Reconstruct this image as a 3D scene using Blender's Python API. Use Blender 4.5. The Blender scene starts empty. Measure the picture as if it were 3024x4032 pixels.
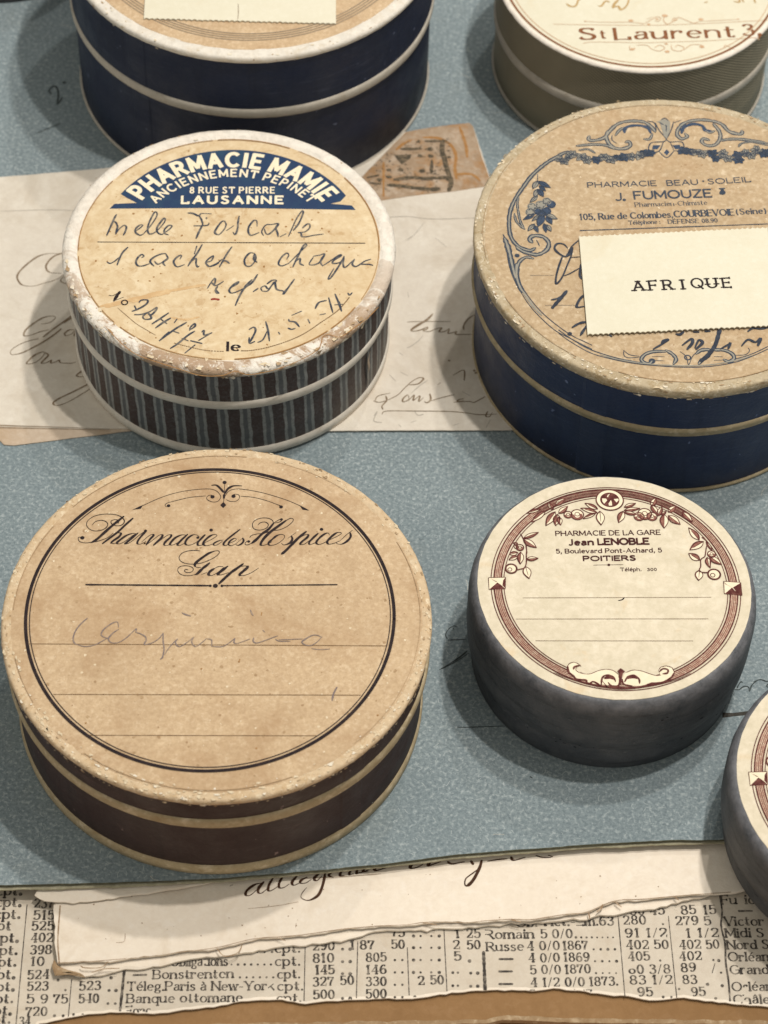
import bpy, bmesh, math, random
from math import pi, sin, cos, radians, atan2, hypot
from mathutils import Vector, Matrix, noise

scene = bpy.context.scene
# ------------------------------------------------------------------ camera
CAM_H, PITCH, ROLL, FPX = 0.42, radians(52.588), radians(1.881), 10000.0   # FPX: focal length for a picture 3024 x 4032
fw = Vector((0, cos(PITCH), -sin(PITCH)))
rt0 = Vector((1, 0, 0)); up0 = rt0.cross(fw)
rt = rt0 * cos(ROLL) + up0 * sin(ROLL)
up = -rt0 * sin(ROLL) + up0 * cos(ROLL)
cam_data = bpy.data.cameras.new("camera"); cam = bpy.data.objects.new("camera", cam_data)
scene.collection.objects.link(cam)
m = Matrix((rt, up, -fw)).transposed().to_4x4(); m.translation = Vector((0, 0, CAM_H)); cam.matrix_world = m
cam_data.sensor_fit = 'VERTICAL'; cam_data.sensor_height = 36.0; cam_data.sensor_width = 27.0
cam_data.lens = FPX / 4032 * 36.0
cam_data.clip_start = 0.01; cam_data.clip_end = 50
cam_data.dof.use_dof = True; cam_data.dof.focus_distance = 0.50; cam_data.dof.aperture_fstop = 30.0
scene.camera = cam
scene.render.resolution_x = 768; scene.render.resolution_y = 1024

# ------------------------------------------------------------------ light: the museum case has small lamps overhead
world = bpy.data.worlds.new("World"); scene.world = world; world.use_nodes = True
bg = world.node_tree.nodes["Background"]
bg.inputs[0].default_value = (1.0, 0.965, 0.87, 1); bg.inputs[1].default_value = 0.47
def lamp(name, loc, power, radius, col):
    L = bpy.data.lights.new(name, 'SPOT'); L.energy = power; L.shadow_soft_size = radius; L.color = col
    L.spot_size = radians(80); L.spot_blend = 0.7
    o = bpy.data.objects.new(name, L); scene.collection.objects.link(o)
    o.location = loc
    o.rotation_euler = (Vector((0.02, 0.36, 0)) - o.location).to_track_quat('-Z', 'Y').to_euler()
    return o
lamp("case_lamp", Vector((0.15, 0.325, 0.66)), 7.4, 0.009, (1.0, 0.955, 0.89))
lamp("case_lamp.001", Vector((0.165, 0.47, 0.66)), 7.2, 0.012, (1.0, 0.955, 0.89))
lamp("case_lamp.002", Vector((0.15, 0.77, 0.70)), 3.6, 0.010, (1.0, 0.96, 0.90))
vs = scene.view_settings
vs.view_transform = 'Standard'; vs.look = 'None'; vs.exposure = 0.0; vs.gamma = 1.0

# ------------------------------------------------------------------ helpers
def at(px, py, z=0.0, crop=None):
    """the point on the level plane z that the photograph shows at (px, py)"""
    if crop: px, py = crop[0] + px / crop[2], crop[1] + py / crop[2]
    d = fw + rt * ((px - 1512) / FPX) - up * ((py - 2016) / FPX)
    t = (z - CAM_H) / d.z
    return Vector((d.x * t, d.y * t, z))

def mesh_obj(name, verts, faces, mat, parent=None, loc=None, smooth=False):
    me = bpy.data.meshes.new(name); me.from_pydata([tuple(v) for v in verts], [], faces); me.update()
    if smooth:
        for p in me.polygons: p.use_smooth = True
    if mat: me.materials.append(mat)
    o = bpy.data.objects.new(name, me); scene.collection.objects.link(o)
    if parent: o.parent = parent
    if loc is not None: o.location = loc
    return o
def thing(name, loc, label, cat, group=None):
    o = bpy.data.objects.new(name, None); scene.collection.objects.link(o); o.location = loc
    o.empty_display_size = 0.02
    o['label'] = label; o['category'] = cat
    if group: o['group'] = group
    return o

# ---- materials
def new_mat(name):
    m = bpy.data.materials.new(name); m.use_nodes = True
    nt = m.node_tree; b = nt.nodes['Principled BSDF']
    return m, nt, b
def N(nt, typ, **kw):
    n = nt.nodes.new(typ)
    for k, v in kw.items(): setattr(n, k, v)
    return n
def noise_fac(nt, scale, detail=3, rough=0.6, lo=0.35, hi=0.65, vec=None, dist=0.0):
    n = N(nt, 'ShaderNodeTexNoise'); n.inputs['Scale'].default_value = scale
    n.inputs['Detail'].default_value = detail; n.inputs['Roughness'].default_value = rough
    n.inputs['Distortion'].default_value = dist
    nt.links.new(vec, n.inputs['Vector'])
    mr = N(nt, 'ShaderNodeMapRange'); mr.inputs[1].default_value = lo; mr.inputs[2].default_value = hi
    nt.links.new(n.outputs['Fac'], mr.inputs[0]); return mr.outputs[0]
def mix(nt, fac, a, b, mode='MIX'):
    n = N(nt, 'ShaderNodeMix'); n.data_type = 'RGBA'; n.blend_type = mode
    for s, v in ((0, fac), (6, a), (7, b)):
        if isinstance(v, (int, float)): n.inputs[s].default_value = v
        elif isinstance(v, tuple): n.inputs[s].default_value = (*v, 1)
        else: nt.links.new(v, n.inputs[s])
    return n.outputs[2]
def mul(nt, a, k):
    n = N(nt, 'ShaderNodeMath', operation='MULTIPLY')
    nt.links.new(a, n.inputs[0])
    if isinstance(k, (int, float)): n.inputs[1].default_value = k
    else: nt.links.new(k, n.inputs[1])
    return n.outputs[0]
def coords(nt):
    t = N(nt, 'ShaderNodeTexCoord'); return t.outputs['Object']
def bump(nt, b, fac, dist, strength=0.6):
    n = N(nt, 'ShaderNodeBump'); n.inputs['Strength'].default_value = strength
    n.inputs['Distance'].default_value = dist
    nt.links.new(fac, n.inputs['Height']); nt.links.new(n.outputs[0], b.inputs['Normal'])
def paper(name, base, dark, light, stain=None, grain=1400, g_amt=0.55, rough=0.9, stain_amt=0.5, stain_lo=0.56,
          stain_hi=0.72, stain_scale=160, fibre=0.0, blotch=90, seed=0.0, spec=0.25, warp=1.0):
    m, nt, b = new_mat(name); v0 = coords(nt)
    mp = N(nt, 'ShaderNodeMapping'); mp.inputs['Location'].default_value = (seed, seed * 1.7, 0)
    nt.links.new(v0, mp.inputs['Vector']); v = mp.outputs[0]
    f1 = noise_fac(nt, grain, 4, 0.75, 0.36, 0.64, v, 0.3 * warp)
    c = mix(nt, mul(nt, f1, g_amt), base, dark)
    f2 = noise_fac(nt, grain * 0.83, 3, 0.6, 0.52, 0.70, v, 0.4 * warp)
    c = mix(nt, mul(nt, f2, g_amt), c, light)
    f3 = noise_fac(nt, blotch, 3, 0.6, 0.40, 0.72, v)
    c = mix(nt, mul(nt, f3, 0.35), c, dark)
    if stain:
        f4 = noise_fac(nt, stain_scale, 4, 0.7, stain_lo, stain_hi, v, 0.6)
        c = mix(nt, mul(nt, f4, stain_amt), c, stain)
    nt.links.new(c, b.inputs['Base Color']); b.inputs['Roughness'].default_value = rough
    b.inputs['Specular IOR Level'].default_value = spec
    bump(nt, b, f1, 0.00006, 0.5)
    return m
def ink(name, col, fade=None, rough=0.8, amt=0.5, scale=900):
    m, nt, b = new_mat(name); v = coords(nt)
    f = noise_fac(nt, scale, 3, 0.6, 0.45, 0.7, v)
    c = mix(nt, mul(nt, f, amt), col, fade or tuple(min(1, x * 2.2 + 0.03) for x in col))
    nt.links.new(c, b.inputs['Base Color']); b.inputs['Roughness'].default_value = rough
    b.inputs['Specular IOR Level'].default_value = 0.2
    return m

M_BLUE = paper('blue_sugar_paper', (0.285, 0.338, 0.352), (0.135, 0.175, 0.195), (0.45, 0.505, 0.51), stain=(0.225, 0.245, 0.225),
               grain=1500, g_amt=0.85, warp=0.0, stain_amt=0.30, stain_scale=45, blotch=28)
M_TAN = paper('tan_board_paper', (0.60, 0.445, 0.28), (0.37, 0.245, 0.14), (0.73, 0.58, 0.40), stain=(0.36, 0.215, 0.11),
              grain=1300, g_amt=0.52, stain_amt=0.6, stain_scale=48, stain_lo=.49, stain_hi=.68, warp=.6)
M_TAN2 = paper('tan_label_paper', (0.52, 0.395, 0.25), (0.34, 0.235, 0.135), (0.68, 0.56, 0.40), stain=(0.40, 0.25, 0.13),
               grain=900, g_amt=0.65, stain_amt=0.45, stain_scale=70, stain_lo=.52, stain_hi=.74, warp=.6, seed=3)
M_AGED = paper('aged_label_paper', (0.69, 0.555, 0.36), (0.52, 0.365, 0.20), (0.78, 0.67, 0.48), stain=(0.40, 0.235, 0.095),
               grain=480, g_amt=0.55, stain_amt=0.65, stain_scale=300, stain_lo=.57, stain_hi=.72, blotch=75, seed=5)
M_CREAM = paper('cream_label_paper', (0.73, 0.645, 0.50), (0.54, 0.475, 0.34), (0.80, 0.72, 0.58), stain=(0.62, 0.42, 0.20),
                grain=560, g_amt=0.55, stain_amt=0.55, stain_scale=110, stain_lo=.60, stain_hi=.78, blotch=130, seed=7)
M_PALE = paper('pale_label_paper', (0.69, 0.65, 0.52), (0.60, 0.55, 0.41), (0.76, 0.73, 0.62), stain=(0.60, 0.44, 0.24),
               grain=900, g_amt=0.25, stain_amt=0.3, stain_scale=90, stain_lo=.6, stain_hi=.8, seed=9)
M_LETTER = paper('letter_paper', (0.72, 0.66, 0.565), (0.56, 0.49, 0.41), (0.79, 0.74, 0.66), stain=(0.50, 0.42, 0.32),
                 grain=700, g_amt=0.35, stain_amt=0.55, stain_scale=55, stain_lo=.48, stain_hi=.70, blotch=40, seed=11)
M_LETTER2 = paper('letter_paper_browned', (0.60, 0.49, 0.38), (0.45, 0.34, 0.24), (0.72, 0.62, 0.50), stain=(0.42, 0.28, 0.16),
                  grain=600, g_amt=0.4, stain_amt=0.5, stain_scale=120, stain_lo=.5, stain_hi=.7, blotch=60, seed=13)
M_FOLDED = paper('folded_deed_paper', (0.86, 0.765, 0.64), (0.72, 0.61, 0.49), (0.90, 0.83, 0.74), stain=(0.55, 0.42, 0.28),
                 grain=650, g_amt=0.35, stain_amt=0.4, stain_scale=90, stain_lo=.52, stain_hi=.76, blotch=50, seed=15)
M_EDGE = paper('torn_paper_edge', (0.42, 0.29, 0.17), (0.26, 0.16, 0.08), (0.70, 0.56, 0.38), grain=700, g_amt=0.6, seed=17)
M_NEWS = paper('newsprint', (0.66, 0.585, 0.48), (0.52, 0.44, 0.35), (0.68, 0.62, 0.53), stain=(0.45, 0.34, 0.22),
               grain=800, g_amt=0.4, stain_amt=0.35, stain_scale=110, stain_lo=.55, stain_hi=.75, blotch=60, seed=19)
M_KRAFT = paper('kraft_board', (0.30, 0.17, 0.075), (0.20, 0.105, 0.04), (0.38, 0.23, 0.12), stain=(0.16, 0.08, 0.03),
                grain=600, g_amt=0.3, stain_amt=0.3, stain_scale=80, blotch=50, seed=21)
M_STAMP = paper('stamp_paper', (0.44, 0.335, 0.24), (0.29, 0.19, 0.11), (0.60, 0.50, 0.40), stain=(0.36, 0.18, 0.06),
                grain=400, g_amt=0.65, stain_amt=0.75, stain_scale=180, stain_lo=.48, stain_hi=.66, blotch=90, seed=23)
M_WHITE = paper('white_trim_paper', (0.76, 0.70, 0.61), (0.52, 0.46, 0.38), (0.80, 0.76, 0.68), stain=(0.42, 0.32, 0.20),
                grain=420, g_amt=0.4, stain_amt=0.35, stain_scale=260, stain_lo=.58, stain_hi=.76, blotch=120, rough=0.6, seed=25)
M_GREY = paper('grey_white_trim_paper', (0.50, 0.455, 0.385), (0.38, 0.34, 0.28), (0.64, 0.59, 0.50), stain=(0.26, 0.19, 0.11),
               grain=520, g_amt=0.4, stain_amt=0.5, stain_scale=300, stain_lo=.56, stain_hi=.74, blotch=150, rough=0.7, seed=27)
M_STRAW = paper('straw_trim_paper', (0.46, 0.375, 0.24), (0.32, 0.25, 0.14), (0.70, 0.60, 0.43), stain=(0.27, 0.18, 0.08),
                grain=620, g_amt=0.6, stain_amt=0.5, stain_scale=300, stain_lo=.54, stain_hi=.72, blotch=150, rough=0.8, seed=29)
def worn_rim(name, base, chip, brown, seed, lower_wear=0.0, amt=1.0, sc=(330, 820), bmp=0.8):
    m, nt, b = new_mat(name); v0 = coords(nt)
    mp = N(nt, 'ShaderNodeMapping'); mp.inputs['Location'].default_value = (seed, seed, seed)
    nt.links.new(v0, mp.inputs['Vector']); v = mp.outputs[0]
    c = mix(nt, mul(nt, noise_fac(nt, 700, 4, 0.7, 0.4, 0.66, v), 0.5), base, tuple(x * 0.72 for x in base))
    fb = noise_fac(nt, sc[0], 5, 0.75, 0.48, 0.66, v, 0.8)
    fc = noise_fac(nt, sc[1], 5, 0.75, 0.55, 0.66, v, 0.9)
    if lower_wear:
        sx = N(nt, 'ShaderNodeSeparateXYZ'); nt.links.new(v0, sx.inputs[0])
        mr = N(nt, 'ShaderNodeMapRange'); mr.inputs[1].default_value = 0.006; mr.inputs[2].default_value = -0.022
        mr.inputs[3].default_value = 0.12; mr.inputs[4].default_value = 1.0
        nt.links.new(sx.outputs['Y'], mr.inputs[0])
        fb = noise_fac(nt, 95, 5, 0.72, 0.46, 0.53, v, 0.9)
        fb = mul(nt, fb, mr.outputs[0]); fc = mul(nt, fc, mr.outputs[0])
    c = mix(nt, mul(nt, fb, 0.8 * amt), c, brown)
    c = mix(nt, mul(nt, fc, 0.9 * max(amt, .6)), c, chip)
    nt.links.new(c, b.inputs['Base Color']); b.inputs['Roughness'].default_value = 0.7
    b.inputs['Specular IOR Level'].default_value = 0.3
    bump(nt, b, noise_fac(nt, 600, 5, 0.7, 0.3, 0.7, v, 0.6), 0.00025, bmp)
    return m
M_RIM_M = worn_rim('peeling_white_rim', (0.84, 0.78, 0.69), (0.86, 0.80, 0.70), (0.36, 0.21, 0.10), 0.3, 1.0)
M_RIM_G = worn_rim('scuffed_tan_rim', (0.63, 0.48, 0.31), (0.82, 0.71, 0.52), (0.44, 0.28, 0.13), 0.5, 0, 0.75, (420, 640), 0.5)
M_RIM_F = worn_rim('scuffed_straw_rim', (0.50, 0.41, 0.275), (0.74, 0.665, 0.52), (0.31, 0.215, 0.10), 0.7, 0, 0.95, (300, 520), 0.7)
M_RIM_A = worn_rim('white_rim', (0.72, 0.67, 0.59), (0.82, 0.78, 0.70), (0.52, 0.42, 0.29), 0.9, 0, 0.5, (240, 500), 0.35)
M_RIM_B = worn_rim('bright_white_rim', (0.80, 0.73, 0.64), (0.90, 0.84, 0.76), (0.62, 0.52, 0.42), 1.1, 0, 0.3, (240, 700), 0.25)

def wall_mat(name, base, light, rough=0.55, grain=1400, amt=0.4, seed=0.0, spec=0.35):
    m, nt, b = new_mat(name); v = coords(nt)
    c = mix(nt, mul(nt, noise_fac(nt, grain, 4, 0.7, 0.4, 0.7, v), amt), base, light)
    c = mix(nt, mul(nt, noise_fac(nt, 120, 4, 0.6, 0.45, 0.75, v), 0.5), c, light)
    c = mix(nt, mul(nt, noise_fac(nt, 520, 2, 0.5, 0.735, 0.75, v), 0.7), c, tuple(min(1, x * 4 + .05) for x in light))
    mp = N(nt, 'ShaderNodeMapping'); mp.inputs['Scale'].default_value = (70, 70, 900); nt.links.new(v, mp.inputs['Vector'])
    c = mix(nt, mul(nt, mul(nt, noise_fac(nt, 1, 5, 0.8, 0.56, 0.72, mp.outputs[0], 0.6), noise_fac(nt, 60, 2, 0.5, 0.4, 0.65, v)), 0.55), c, tuple(min(1, x * 2.2 + .02) for x in light))
    mp2 = N(nt, 'ShaderNodeMapping'); mp2.inputs['Scale'].default_value = (420, 420, 40); nt.links.new(v, mp2.inputs['Vector'])
    c = mix(nt, mul(nt, noise_fac(nt, 1, 3, 0.6, 0.5, 0.72, mp2.outputs[0]), 0.35), c, tuple(x * .45 for x in base))
    nt.links.new(c, b.inputs['Base Color'])
    rr = N(nt, 'ShaderNodeMapRange'); rr.inputs[3].default_value = rough - .1; rr.inputs[4].default_value = rough + .2
    nt.links.new(noise_fac(nt, 90, 4, 0.6, 0.35, 0.65, v), rr.inputs[0]); nt.links.new(rr.outputs[0], b.inputs['Roughness'])
    b.inputs['Specular IOR Level'].default_value = spec
    bump(nt, b, noise_fac(nt, 260, 6, 0.75, 0.3, 0.7, v), 0.0002, 0.6)
    return m
M_NAVY = wall_mat('navy_glazed_paper', (0.0145, 0.029, 0.078), (0.030, 0.042, 0.085), 0.5)
M_NAVY2 = wall_mat('dark_navy_paper', (0.009, 0.016, 0.042), (0.022, 0.028, 0.05), 0.6)
M_BROWN = wall_mat('dark_brown_paper', (0.038, 0.020, 0.0185), (0.058, 0.037, 0.034), 0.6)
M_BLACK = wall_mat('black_paper', (0.012, 0.013, 0.016), (0.03, 0.03, 0.035), 0.6)
def slate_mat():
    m, nt, b = new_mat('slate_board'); v = coords(nt)
    c = mix(nt, noise_fac(nt, 130, 5, 0.65, 0.35, 0.7, v, 0.5), (0.032, 0.040, 0.050), (0.088, 0.092, 0.100))
    c = mix(nt, mul(nt, noise_fac(nt, 1300, 3, 0.6, 0.4, 0.7, v), 0.35), c, (0.075, 0.08, 0.09))
    mp = N(nt, 'ShaderNodeMapping'); mp.inputs['Scale'].default_value = (60, 60, 700); nt.links.new(v, mp.inputs['Vector'])
    c = mix(nt, mul(nt, noise_fac(nt, 1, 5, 0.8, 0.52, 0.66, mp.outputs[0]), 0.6), c, (0.010, 0.011, 0.013))
    c = mix(nt, mul(nt, noise_fac(nt, 340, 5, 0.8, 0.58, 0.74, v, .8), 0.45), c, (0.16, 0.16, 0.165))
    # handled edge: paler where the shoulder is rubbed
    sx = N(nt, 'ShaderNodeSeparateXYZ'); nt.links.new(v, sx.inputs[0])
    mr = N(nt, 'ShaderNodeMapRange'); mr.inputs[1].default_value = 0.0198; mr.inputs[2].default_value = 0.0228
    nt.links.new(sx.outputs['Z'], mr.inputs[0])
    c = mix(nt, mul(nt, mul(nt, mr.outputs[0], noise_fac(nt, 260, 4, 0.7, 0.3, 0.6, v)), 0.8), c, (0.19, 0.19, 0.205))
    nt.links.new(c, b.inputs['Base Color']); b.inputs['Roughness'].default_value = 0.62
    bump(nt, b, noise_fac(nt, 420, 5, 0.7, 0.3, 0.7, v), 0.00015, 0.6)
    return m
M_SLATE = slate_mat()
def angle_nodes(nt):
    v = coords(nt); sx = N(nt, 'ShaderNodeSeparateXYZ'); nt.links.new(v, sx.inputs[0])
    a = N(nt, 'ShaderNodeMath', operation='ARCTAN2')
    nt.links.new(sx.outputs['Y'], a.inputs[0]); nt.links.new(sx.outputs['X'], a.inputs[1])
    return v, sx, a.outputs[0]
def stripe_mat(name, count, phase):
    m, nt, b = new_mat(name); v, sx, ang = angle_nodes(nt)
    w = noise_fac(nt, 330, 3, 0.6, 0.2, 0.8, v)
    def mad(a, k, c):
        n = N(nt, 'ShaderNodeMath', operation='MULTIPLY_ADD'); nt.links.new(a, n.inputs[0]); n.inputs[1].default_value = k
        if isinstance(c, float): n.inputs[2].default_value = c
        else: nt.links.new(c, n.inputs[2])
        return n.outputs[0]
    u = mad(ang, count / (2 * pi), phase)
    u = mad(sx.outputs['Z'], 7.0, u)
    u = mad(w, 0.10, u)
    fr = N(nt, 'ShaderNodeMath', operation='FRACT'); nt.links.new(u, fr.inputs[0])
    cr = N(nt, 'ShaderNodeValToRGB'); nt.links.new(fr.outputs[0], cr.inputs[0]); e = cr.color_ramp
    e.interpolation = 'LINEAR'
    blue = (0.29, 0.295, 0.285, 1); brown = (0.052, 0.028, 0.023, 1); mid = (0.10, 0.105, 0.11, 1)
    e.elements[0].position = 0.0; e.elements[0].color = brown
    e.elements[1].position = 0.47; e.elements[1].color = brown
    for p, c in ((0.50, blue), (0.60, blue), (0.645, mid), (0.81, mid), (0.855, blue), (0.965, blue), (0.995, brown)):
        q = e.elements.new(p); q.color = c
    c = mix(nt, mul(nt, noise_fac(nt, 1500, 4, 0.7, 0.45, 0.7, v, 0.5), 0.55), cr.outputs[0], (0.12, 0.12, 0.12))
    c = mix(nt, mul(nt, noise_fac(nt, 700, 4, 0.7, 0.52, 0.68, v), 0.35), c, (0.02, 0.014, 0.012))
    nt.links.new(c, b.inputs['Base Color']); b.inputs['Roughness'].default_value = 0.6
    bump(nt, b, noise_fac(nt, 900, 4, 0.7, 0.3, 0.7, v), 0.00008, 0.6)
    return m
def twill_mat():
    m, nt, b = new_mat('olive_twill_paper'); v, sx, ang = angle_nodes(nt)
    def comb(ka, kz):
        n = N(nt, 'ShaderNodeMath', operation='MULTIPLY'); nt.links.new(ang, n.inputs[0]); n.inputs[1].default_value = ka
        n2 = N(nt, 'ShaderNodeMath', operation='MULTIPLY_ADD'); nt.links.new(sx.outputs['Z'], n2.inputs[0])
        n2.inputs[1].default_value = kz; nt.links.new(n.outputs[0], n2.inputs[2])
        s = N(nt, 'ShaderNodeMath', operation='SINE'); nt.links.new(n2.outputs[0], s.inputs[0])
        mr = N(nt, 'ShaderNodeMapRange'); mr.inputs[1].default_value = -0.6; mr.inputs[2].default_value = 0.8
        nt.links.new(s.outputs[0], mr.inputs[0]); return mr.outputs[0]
    d = comb(170, 7800.0); e = comb(420, 400.0)
    c = mix(nt, d, (0.165, 0.138, 0.085), (0.40, 0.35, 0.24))
    c = mix(nt, mul(nt, e, 0.35), c, (0.09, 0.072, 0.045))
    c = mix(nt, mul(nt, noise_fac(nt, 200, 4, 0.6, 0.4, 0.7, v), 0.3), c, (0.16, 0.135, 0.085))
    nt.links.new(c, b.inputs['Base Color']); b.inputs['Roughness'].default_value = 0.7
    bump(nt, b, d, 0.0001, 0.5)
    return m
M_TWILL = twill_mat()
def wood_mat():
    m, nt, b = new_mat('warm_wood'); v = coords(nt)
    mp = N(nt, 'ShaderNodeMapping'); mp.inputs['Scale'].default_value = (12, 160, 12); nt.links.new(v, mp.inputs['Vector'])
    c = mix(nt, noise_fac(nt, 3, 5, 0.65, 0.35, 0.7, mp.outputs[0], 1.0), (0.42, 0.19, 0.05), (0.24, 0.10, 0.03))
    nt.links.new(c, b.inputs['Base Color']); b.inputs['Roughness'].default_value = 0.45
    return m
M_WOOD = wood_mat()

# ---- flat ink: ribbons laid on a level plane
class Ink:
    """collects pen strokes and printed shapes that lie on one level plane"""
    def __init__(s, z, origin=Vector((0, 0, 0))):
        s.z = z; s.o = origin; s.v = []; s.f = []; s.k = 0
    def ribbon(s, pts, ws, lift=None):
        if len(pts) < 2: return
        s.k += 1; dz = (s.k % 14) * 2.2e-6 if lift is None else lift
        n = len(pts); base = len(s.v)
        for i, p in enumerate(pts):
            a = pts[max(0, i - 1)]; b = pts[min(n - 1, i + 1)]
            d = Vector((b[0] - a[0], b[1] - a[1])); L = d.length or 1e-9; nx, ny = -d.y / L, d.x / L
            w = ws[i] / 2; z = s.z + dz + i * 2.5e-7
            s.v.append(Vector((p[0] + nx * w, p[1] + ny * w, z)) - s.o)
            s.v.append(Vector((p[0] - nx * w, p[1] - ny * w, z)) - s.o)
        for i in range(n - 1):
            s.f.append((base + 2 * i, base + 2 * i + 1, base + 2 * i + 3, base + 2 * i + 2))
        for e in (0, n - 1):                                    # round ends
            if ws[e] > 1.2e-4:
                s.disc(pts[e], ws[e] / 2 * 0.96, 8, dz + 1.2e-6)
    def disc(s, c, r, n=16, dz=0.0, ry=None):
        base = len(s.v); ry = ry or r
        s.v.append(Vector((c[0], c[1], s.z + dz)) - s.o)
        for i in range(n):
            a = 2 * pi * i / n; s.v.append(Vector((c[0] + r * cos(a), c[1] + ry * sin(a), s.z + dz)) - s.o)
        for i in range(n): s.f.append((base, base + 1 + i, base + 1 + (i + 1) % n))
    def poly(s, pts, dz=0.0):
        base = len(s.v)
        a = sum(pts[i][0] * pts[(i + 1) % len(pts)][1] - pts[(i + 1) % len(pts)][0] * pts[i][1] for i in range(len(pts)))
        if a < 0: pts = pts[::-1]
        for p in pts: s.v.append(Vector((p[0], p[1], s.z + dz)) - s.o)
        s.f.append(tuple(range(base, base + len(pts))))
    def ring(s, c, r, w, a0=0, a1=360, n=160, dz=None):
        pts = [(c[0] + r * cos(radians(a0 + (a1 - a0) * i / n)), c[1] + r * sin(radians(a0 + (a1 - a0) * i / n))) for i in range(n + 1)]
        s.k += 1
        s.ribbon(pts, [w] * (n + 1), dz)
    def line(s, crop, a, b, w):
        p, q = at(*a, s.z, crop), at(*b, s.z, crop)
        pts = [(p.x + (q.x - p.x) * i / 24, p.y + (q.y - p.y) * i / 24) for i in range(25)]
        rnd = random.Random(int(a[0] * 7 + a[1])); s.ribbon(pts, [w * rnd.uniform(0.75, 1.15) for _ in pts])
    # pen strokes traced in a crop of the photograph and laid on the plane
    def pen(s, crop, text, thin, thick=None, taper=True, down=True, seg=6):
        for st in text.split(';'):
            st = st.strip()
            if not st: continue
            P = [tuple(float(q) for q in w.split(',')) for w in st.split()]
            W = [at(x, y, s.z, crop) for x, y in P]
            pts = spline([(w.x, w.y) for w in W], seg)
            n = len(pts); ws = []
            for i in range(n):
                if thick:
                    a = pts[max(0, i - 1)]; b = pts[min(n - 1, i + 1)]
                    L = hypot(b[0] - a[0], b[1] - a[1]) or 1e-9
                    k = max(0.0, -(b[1] - a[1]) / L) if down else abs(b[1] - a[1]) / L
                    k = max(0, min(1, (k - 0.25) / 0.4))
                    w = thin + (thick - thin) * k
                else: w = thin
                w *= 0.86 + 0.32 * noise.noise((pts[i][0] * 1400, pts[i][1] * 1400, 1.0))
                if taper: w *= 0.55 + 0.45 * min(1, min(i, n - 1 - i) / 3.0)
                ws.append(w)
            if thick:
                for _ in range(2): ws = [(ws[max(0, i - 1)] + ws[i] + ws[min(n - 1, i + 1)]) / 3 for i in range(n)]
            s.ribbon(pts, ws)
    def shape(s, crop, text, dz=0.0, smooth=False):
        for st in text.split(';'):
            P = [tuple(float(q) for q in w.split(',')) for w in st.split()]
            if len(P) < 3: continue
            W = [at(x, y, s.z, crop) for x, y in P]; q = [(w.x, w.y) for w in W]
            if smooth: q = spline(q + [q[0]], 5)[:-1]
            s.poly(q, dz)
    def leaf(s, crop, bx, by, tx, ty, w, line=1.4e-4, fill=None, n=7):
        """outlined leaf; fill is another Ink that takes the shaded half"""
        b, t = at(bx, by, s.z, crop), at(tx, ty, s.z, crop)
        d = (t - b); L = d.length; d /= L; nrm = Vector((-d.y, d.x, 0))
        ww = w / crop[2] / 19500.0
        A, B = [], []
        for i in range(n + 1):
            u = i / n; h = sin(pi * u ** 0.85) * ww / 2
            c = b + d * (L * u); A.append(c + nrm * h); B.append(c - nrm * h)
        s.ribbon([(p.x, p.y) for p in A], [line] * (n + 1)); s.ribbon([(p.x, p.y) for p in B], [line * 1.7] * (n + 1))
        s.ribbon([(b.x, b.y), ((b + d * L * .75).x, (b + d * L * .75).y)], [line, line * .5])
        if fill:
            mid = [b + d * (L * i / n) for i in range(n + 1)]
            fill.poly([(p.x, p.y) for p in mid] + [(p.x, p.y) for p in B[::-1][1:-1]], 1e-6)
    def text(s, crop, a, b, cap, txt, serif=False, wt=1.3, contrast=1.0, mono=False, jitter=0.0, gaps=0.0, track=0.0):
        """set a line of type from baseline start a to baseline end b; cap = height of a capital in the crop"""
        p, q = at(*a, s.z, crop), at(*b, s.z, crop)
        ux = (q - p); W = ux.length; ux /= W
        t = at(a[0], a[1] - cap, s.z, crop); H = abs((t - p).dot(Vector((-ux.y, ux.x, 0))))
        uy = Vector((-ux.y, ux.x, 0))
        layout = set_type(txt, mono, track)
        total = layout[-1][1]; sx = W / total; sy = H / 10.0
        rnd = random.Random(len(txt) * 31 + int(a[0]))
        for ch, x0 in layout[:-1]:
            jy = rnd.uniform(-jitter, jitter)
            f = lambda x, y, X=x0, J=jy: (p.x + ux.x * (X + x) * sx + uy.x * (y + J) * sy, p.y + ux.y * (X + x) * sx + uy.y * (y + J) * sy)
            s.glyph(ch, f, wt * rnd.uniform(.92, 1.1) * sy, serif, contrast, sx / sy, rnd if gaps else None, gaps)
    def arctext(s, crop, L, Mid, R, cap, txt, wt=1.6):
        p, m_, q = (at(*k, s.z, crop) for k in (L, Mid, R))
        c = circle3(p, m_, q); r = (p - c).length
        H = (at(Mid[0], Mid[1] - cap, s.z, crop) - m_).length
        a0 = atan2(p.y - c.y, p.x - c.x); a1 = atan2(q.y - c.y, q.x - c.x)
        layout = set_type(txt, False, 2.6); total = layout[-1][1]; sy = H / 10
        rm = r + H / 2; sx = (a0 - a1) * rm / total
        for ch, x0 in layout[:-1]:
            cx = x0 + GLYPHS.get(ch, GLYPHS['x'])[0] / 2
            an = a0 - (cx * sx) / rm
            e = Vector((cos(an), sin(an))); tt = Vector((sin(an), -cos(an)))
            gw = GLYPHS.get(ch, GLYPHS['x'])[0] / 2
            f = lambda x, y, E=e, T=tt, G=gw: (c.x + E.x * (r + y * sy) + T.x * (x - G) * sx, c.y + E.y * (r + y * sy) + T.y * (x - G) * sx)
            s.glyph(ch, f, wt * sy, False, 1.0, sx / sy)
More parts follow.
